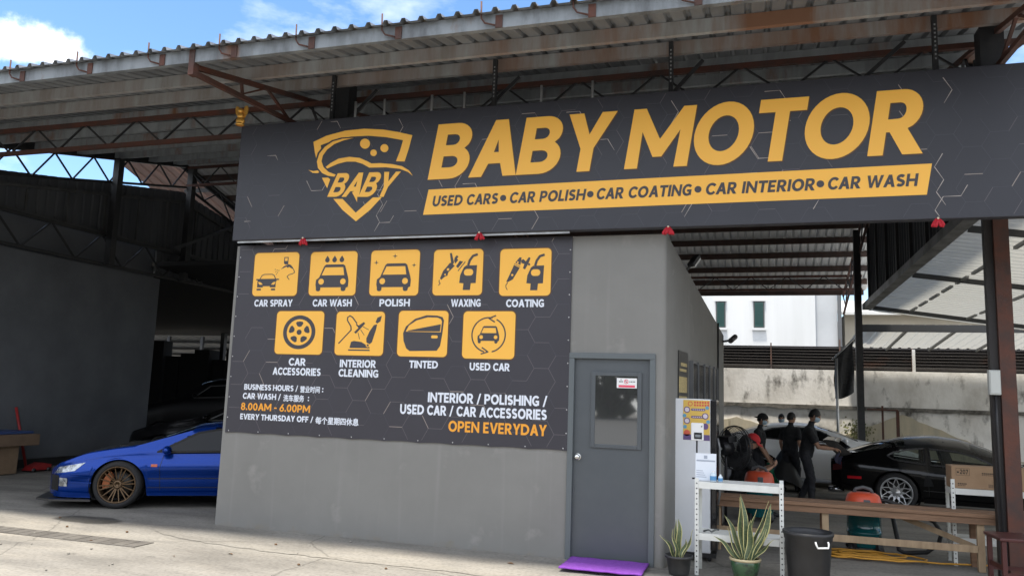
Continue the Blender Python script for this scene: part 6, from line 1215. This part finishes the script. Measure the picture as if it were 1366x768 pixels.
# ------------------------------------------------------------------ people
skin = mat('skin', (.42, .24, .16), .55, col2=(.36, .20, .13), scale=20); shirt = mat('black_shirt', (.022, .023, .026), .9, col2=(.014, .015, .017), scale=9, bump=.8, bscale=14); trous = mat('dark_trousers', (.026, .027, .033), .9, col2=(.017, .018, .023), scale=9, bump=.8, bscale=14); shoe = mat('shoe', (.008, .008, .009), .5); hairm = mat('hair', (.006, .005, .005), .55, bump=.6, bscale=160); maskm = mat('face_mask', (.36, .47, .55), .7)
def person(label, loc, rz, k=1.0, spine=None, head=(0, 0), arms=None, legs=None, mask=False, hair=True, cap=None, curl=.5):
    """faces +x. spine: pelvis (x,z) and lean in degrees; arms/legs: [(elbow, wrist)] / [(knee, ankle)] for right (-y) and left (+y)"""
    t = thing('person', label, 'person'); (px_, pz), lean = spine or ((0, .88), 3)
    up = Vector((math.sin(R(lean)), 0, math.cos(R(lean)))); fw = Vector((up.z, 0, -up.x)); pel = Vector((px_, 0, pz)); seg = []; b = MB()
    def at(h, f=0., y=0.): return pel + up * h + fw * f + Vector((0, y, 0))
    rings = [(-.10, .07, .10, 0), (-.06, .105, .150, 0), (.02, .134, .182, -.005), (.12, .130, .176, .0), (.22, .130, .172, .0), (.34, .136, .182, .005), (.42, .132, .188, .0), (.48, .110, .190, -.008), (.525, .078, .13, -.015), (.56, .058, .068, -.01), (.64, .05, .052, .005)]
    n = 20; o = len(b.v)
    for h, rx, ry, f in rings:
        for j in range(n): a = 2 * math.pi * j / n; c, s = math.cos(a), math.sin(a); b.v.append(at(h, f + rx * c, ry * s))
    for i in range(len(rings) - 1):
        for j in range(n): b.f.append((o + i * n + j, o + i * n + (j + 1) % n, o + (i + 1) * n + (j + 1) % n, o + (i + 1) * n + j)); b.m.append(0); b.sm.append(True)
    b.f += [tuple(o + j for j in range(n))[::-1], tuple(o + (len(rings) - 1) * n + j for j in range(n))]; b.m += [0, 0]; b.sm += [True, True]
    seg += [(at(-.02), at(.02), .16, 2), (at(.10), at(.48), .16, 1), (at(.565, -.005), at(.64), .05, 0), (at(.45, 0, -.14), at(.45, 0, .14), .11, 1)]
    # head
    yaw, pit = head; hc = at(.745, .03); Hm = Matrix.Rotation(R(yaw), 3, 'Z') @ Matrix.Rotation(R(pit + lean * .5), 3, 'Y')
    hp = lambda x, y, z: hc + Hm @ Vector((x, y, z))
    b.ball(hc, 1, 22, M=Hm.to_4x4() @ Matrix.Diagonal((.098, .077, .118, 1))); b.ball(hp(.03, 0, -.062), 1, 16, M=Hm.to_4x4() @ Matrix.Diagonal((.062, .056, .062, 1)))
    b.tube([hp(.088, 0, .02), hp(.104, 0, -.012), hp(.112, 0, -.028), hp(.09, 0, -.036)], [.009, .013, .016, .012], 8); b.ball(hp(.088, 0, -.062), 1, 10, M=Hm.to_4x4() @ Matrix.Diagonal((.014, .026, .011, 1))); b.tube([hp(.086, -.04, .028), hp(.096, -.015, .032)], .009, 6); b.tube([hp(.086, .04, .028), hp(.096, .015, .032)], .009, 6)
    for s in (-1, 1): b.ball(hp(-.005, s * .078, -.008), 1, 10, M=Hm.to_4x4() @ Matrix.Diagonal((.02, .010, .033, 1)))
    seg += [(hc, hp(0, 0, .02), .11, 0), (hp(.03, 0, -.06), hp(.08, 0, -.04), .06, 0)]
    def limb(P, rad, nn=12): b.tube(P, rad, nn); [b.ball(p, r * .99, 10) for p, r in zip(P, rad)]
    for sd_, A in zip((-1, 1), arms):
        sh = at(.455, -.005, sd_ * .178); el, wr = [Vector(p) for p in A[:2]]; mid = sh.lerp(el, .62)
        limb([sh, sh.lerp(el, .35), mid], [.074, .070, .072]); limb([mid.lerp(sh, .1), el, el.lerp(wr, .35), wr], [.045, .040, .040, .027]); seg += [(sh, mid, .06, 1), (mid.lerp(el, .25), el, .042, 0), (el, wr, .036, 0)]
        d = (wr - el).normalized(); pn = Vector(A[2]) if len(A) > 2 else Vector((0, -sd_, 0)); pn = (pn - d * pn.dot(d)).normalized(); sd2 = d.cross(pn).normalized()   # pn: palm normal
        b.ball(wr + d * .048, 1, 12, M=Matrix((sd2, pn, d)).transposed().to_4x4() @ Matrix.Diagonal((.040, .017, .052, 1)))
        for q, (ln, offs) in enumerate(((.072, -.030), (.084, -.010), (.078, .011), (.062, .030))):
            p0 = wr + d * .075 + sd2 * offs * .9; p1 = wr + d * (.09 + ln * .25) + sd2 * offs * 1.15; p2 = p1 + (d * math.cos(curl) + pn * math.sin(curl)) * ln * .42; p3 = p2 + (d * math.cos(curl * 2) + pn * math.sin(curl * 2)) * ln * .36; b.tube([p0, p1, p2, p3], [.0095, .009, .0085, .0065], 7)
        th = -1 if sd_ * pn.y < 0 else 1; p0 = wr + d * .025 - sd2 * .028; p1 = p0 + d * .03 - sd2 * .022 + pn * .012; p2 = p1 + d * .035 - sd2 * .002 + pn * .012; b.tube([p0, p1, p2], [.013, .011, .008], 7)
        seg.append((wr, wr + d * .16, .05, 0))
    for sd_, A in zip((-1, 1), legs):
        hip = at(-.02, 0, sd_ * .088); kn, an = [Vector(p) for p in A[:2]]; limb([hip, hip.lerp(kn, .45), kn], [.100, .092, .074]); limb([kn, kn.lerp(an, .35), an + Vector((0, 0, .02))], [.072, .068, .060]); fd = Vector(A[2]) if len(A) > 2 else Vector((1, 0, 0)); fd.normalize()
        b.tube([an - fd * .045 + Vector((0, 0, -.035)), an + fd * .03 + Vector((0, 0, -.03)), an + fd * .12 + Vector((0, 0, -.045)), an + fd * .175 + Vector((0, 0, -.055))], [.040, .046, .040, .026], 12); b.ball(an - fd * .04 + Vector((0, 0, -.042)), .036, 10); b.ball(an + fd * .175 + Vector((0, 0, -.055)), .027, 10)
        seg += [(hip, kn, .085, 2), (kn, an + Vector((0, 0, .03)), .06, 2), (an - fd * .04 + Vector((0, 0, -.06)), an + fd * .17 + Vector((0, 0, -.06)), .05, 3)]
    o = b.build('body', [skin, shirt, trous, shoe], t, world=False, clean=False); m = o.modifiers.new('r', 'REMESH'); m.mode = 'VOXEL'; m.voxel_size = .0075; m2 = o.modifiers.new('s', 'SMOOTH'); m2.factor = .5; m2.iterations = 3
    dg = bpy.context.evaluated_depsgraph_get(); me = bpy.data.meshes.new_from_object(o.evaluated_get(dg)); o.modifiers.clear(); o.data = me; me.materials.clear()
    for q in (skin, shirt, trous, shoe): me.materials.append(q)
    S_ = [(a, c - a, max(1e-6, (c - a).length_squared), r, mi) for a, c, r, mi in seg]; mis = []
    for p in me.polygons:
        c = p.center; best = (9, 0)
        for a, d, L2, r, mi in S_:
            u = max(0, min(1, (c - a).dot(d) / L2)); e = (c - a - d * u).length - r
            if e < best[0]: best = (e, mi)
        mis.append(best[1])
    cloth = {}
    for p, mi in zip(me.polygons, mis):
        for v in p.vertices: cloth[v] = cloth.get(v, True) and mi in (1, 2)
    sd0 = loc[0] * 7.3
    nn_ = [v.normal.copy() for v in me.vertices]; cc_ = [v.co.copy() for v in me.vertices]; fl_ = []
    for i_, c in enumerate(cc_):
        if cloth.get(i_): c = c + nn_[i_] * (.009 * noise.noise((c.x * 9 + sd0, c.y * 9, c.z * 13 + c.x * 8)) + .005 * noise.noise((c.x * 24, c.y * 24 + sd0, c.z * 20)))
        fl_ += c[:]
    me.vertices.foreach_set('co', fl_)
    me.polygons.foreach_set('material_index', mis); me.polygons.foreach_set('use_smooth', [True] * len(mis)); me.update()
    b = MB()
    for s in (-1, 1): b.ball(hp(.086, s * .031, .012), .0105, 8)
    b.build('eyes', mat('eye_dark', (.02, .015, .012), .2), t, world=False)
    if hair:
        b = MB(); nn = 22
        for i in range(9):
            tt = math.pi * .60 * i / 8
            for j in range(nn):
                a = 2 * math.pi * j / nn; fr_ = math.cos(a); tl_ = tt * (1 - .30 * max(0, fr_)) * (1 + .12 * max(0, -fr_)); q = 1 + .025 * noise.noise((a * 2, tt * 5, k)); b.v.append(hp(.108 * math.sin(tl_) * math.cos(a) * q - .008, .086 * math.sin(tl_) * math.sin(a) * q, .128 * math.cos(tl_) * q))
        b.f = [(i * nn + j, i * nn + (j + 1) % nn, (i + 1) * nn + (j + 1) % nn, (i + 1) * nn + j) for i in range(8) for j in range(nn)]; b.m = [0] * len(b.f); b.sm = [True] * len(b.f); b.build('hair', hairm, t, world=False)
    if cap:
        cm, sgn = cap; b = MB(); nn = 24
        for i in range(8):
            tt = math.pi * .5 * i / 7
            for j in range(nn): a = 2 * math.pi * j / nn; b.v.append(hp(.116 * math.sin(tt) * math.cos(a) - .004, .094 * math.sin(tt) * math.sin(a), .03 + .105 * math.cos(tt)))
        b.f = [(i * nn + j, i * nn + (j + 1) % nn, (i + 1) * nn + (j + 1) % nn, (i + 1) * nn + j) for i in range(7) for j in range(nn)]; b.m = [0] * len(b.f); b.sm = [True] * len(b.f)
        o_ = len(b.v)
        for r_ in range(4):
            for j in range(9): a = R(-62 + 124 * j / 8); e = .105 + .028 * r_; b.v.append(hp(sgn * (.10 * math.cos(a) + .03 * r_ * math.cos(a) ** .5 if math.cos(a) > 0 else 0), .088 * math.sin(a) * (1 - .05 * r_), .034 - .006 * r_ - .02 * abs(math.sin(a)) * r_ / 3))
        b.f += [(o_ + r_ * 9 + j, o_ + r_ * 9 + j + 1, o_ + (r_ + 1) * 9 + j + 1, o_ + (r_ + 1) * 9 + j) for r_ in range(3) for j in range(8)]; b.m += [0] * 24; b.sm += [True] * 24; b.build('cap', cm, t, world=False)
    if mask:
        b = MB(); nn = 12
        for i in range(7):
            v = -.098 + .088 * i / 6
            for j in range(nn + 1): a = R(-78 + 156 * j / nn); w_ = 1.06 - .10 * abs(i - 3) / 3; b.v.append(hp((.10 + .016 * (1 - abs(i - 3.4) / 3.4)) * math.cos(a) ** .8 * (1.0 if i > 1 else .94), .084 * math.sin(a) * w_ * (.92 if i < 2 else 1), v))
        b.f = [(i * (nn + 1) + j, i * (nn + 1) + j + 1, (i + 1) * (nn + 1) + j + 1, (i + 1) * (nn + 1) + j) for i in range(6) for j in range(nn)]; b.m = [0] * len(b.f); b.sm = [True] * len(b.f); b.build('face_mask', maskm, t, world=False)
    t.location = loc; t.rotation_euler = (0, 0, rz); t.scale = (k, k, k); return t
# the man polishing the rear of the black coupe
person('worker in black wiping the rear of the black coupe, pale face mask', (.86, 14.85, 0), R(-6), .93, ((-.06, .90), 11), (0, 16), [((.17, -.24, 1.06), (.42, -.17, 1.04), (0, .3, -1)), ((.15, .25, 1.07), (.38, .16, 1.06), (0, -.3, -1))], [((.04, -.11, .47), (.03, -.11, .085)), ((.0, .11, .47), (-.16, .11, .085))], mask=True, curl=.8)
t = thing('polishing_cloth', 'dark cloth in the hand of the worker at the black coupe', 'cloth', (1.37, 14.7, .9))
b = MB(); n_ = 14
for j in range(n_ + 1):
    for i in range(n_ + 1): u, v = i / n_, j / n_; b.v.append((1.27 + .13 * u + .02 * math.sin(v * 6), 14.66 + .03 * math.sin(u * 8 + v * 5) + .1 * u, 1.0 - .26 * v - .05 * u))
b.f = [(j * (n_ + 1) + i, j * (n_ + 1) + i + 1, (j + 1) * (n_ + 1) + i + 1, (j + 1) * (n_ + 1) + i) for j in range(n_) for i in range(n_)]; b.m = [0] * len(b.f); b.sm = [True] * len(b.f); b.build('cloth', mat('cloth_navy', (.03, .03, .06), .9), t).modifiers.new('thick', 'SOLIDIFY').thickness = .006
# walking away behind him
person('worker in black walking away between the silver coupe and the man with the cloth', (.62, 16.7, 0), R(58), .875, ((0, .90), 3), (-18, 4), [((-.05, -.25, 1.08), (.06, -.27, .84)), ((.02, .25, 1.08), (.12, .25, .84))], [((.15, -.09, .49), (.12, -.09, .085)), ((-.02, .09, .48), (-.24, .09, .12))])
# cap turned backwards, holding a green cloth
person('worker with black cap turned backwards holding a green cloth by the vacuum', (.02, 15.2, 0), R(-12), .86, ((-.02, .90), 6), (0, 10), [((.10, -.22, 1.06), (.24, -.20, .82)), ((.02, .23, 1.08), (.16, .22, .86))], [((.05, -.10, .47), (.0, -.10, .085)), ((.06, .10, .47), (.03, .10, .085))], hair=True, cap=(mat('cap_black', (.01, .01, .011), .8), -1), mask=True)
t = thing('green_cloth', 'bright green cloth hanging from the hand of the worker with the cap', 'cloth', (.2, 14.9, .7))
b = MB()
for j in range(n_ + 1):
    for i in range(n_ + 1): u, v = i / n_, j / n_; b.v.append((.16 + (.04 + .16 * v) * u + .015 * math.sin(v * 7), 14.93 + .04 * math.sin(u * 7 + v * 4), .66 - .34 * v))
b.f = [(j * (n_ + 1) + i, j * (n_ + 1) + i + 1, (j + 1) * (n_ + 1) + i + 1, (j + 1) * (n_ + 1) + i) for j in range(n_) for i in range(n_)]; b.m = [0] * len(b.f); b.sm = [True] * len(b.f); b.build('cloth', mat('cloth_green', (.01, .13, .07), .9), t).modifiers.new('thick', 'SOLIDIFY').thickness = .006
# beyond the silver coupe
person('worker standing beyond the roof of the silver coupe facing the camera, pale mask', (.55, 20.0, 0), R(-92), .85, ((-.05, .88), 8), (0, 4), [((.12, -.24, 1.05), (.30, -.16, 1.0)), ((.12, .24, 1.05), (.30, .16, 1.0))], [((.05, -.10, .47), (-.02, -.10, .085)), ((.05, .10, .47), (-.02, .10, .085))], mask=True)
# sitting behind the fan with a red cap
person('seated worker in red cap looking at a phone behind the fan', (-.20, 12.75, 0), R(-4), .93, ((-.12, .50), 18), (0, 22), [((.24, -.20, .68), (.43, -.06, .80), (0, .5, .8)), ((.22, .22, .70), (.42, .06, .82), (0, -.5, .8))], [((.32, -.13, .50), (.30, -.13, .085)), ((.32, .13, .50), (.36, .13, .085))], hair=True, cap=(mat('cap_red', (.50, .02, .025), .75), 1), curl=.7)
t = thing('phone', 'black phone held up by the seated worker in the red cap', 'phone', (.27, 12.74, .8))
b = MB(); b.bar((.285, 12.74, .77), (.245, 12.74, .90), .07, .009, up=(1, 0, 0)); b.build('phone_body', mat('gloss_black', (.012, .012, .014), .15), t)
t = thing('stool', 'low black stool under the seated worker in the red cap', 'stool', (-.32, 12.75, 0))
b = MB(); b.box(-.52, -.12, 12.56, 12.94, .33, .375, 0, .01); b.build('seat', blk, t)
for x in (-.49, -.18):
    for y in (12.59, 12.88): b = MB(); b.box(x, x + .03, y, y + .03, 0, .329); b.build('leg', blk, t)
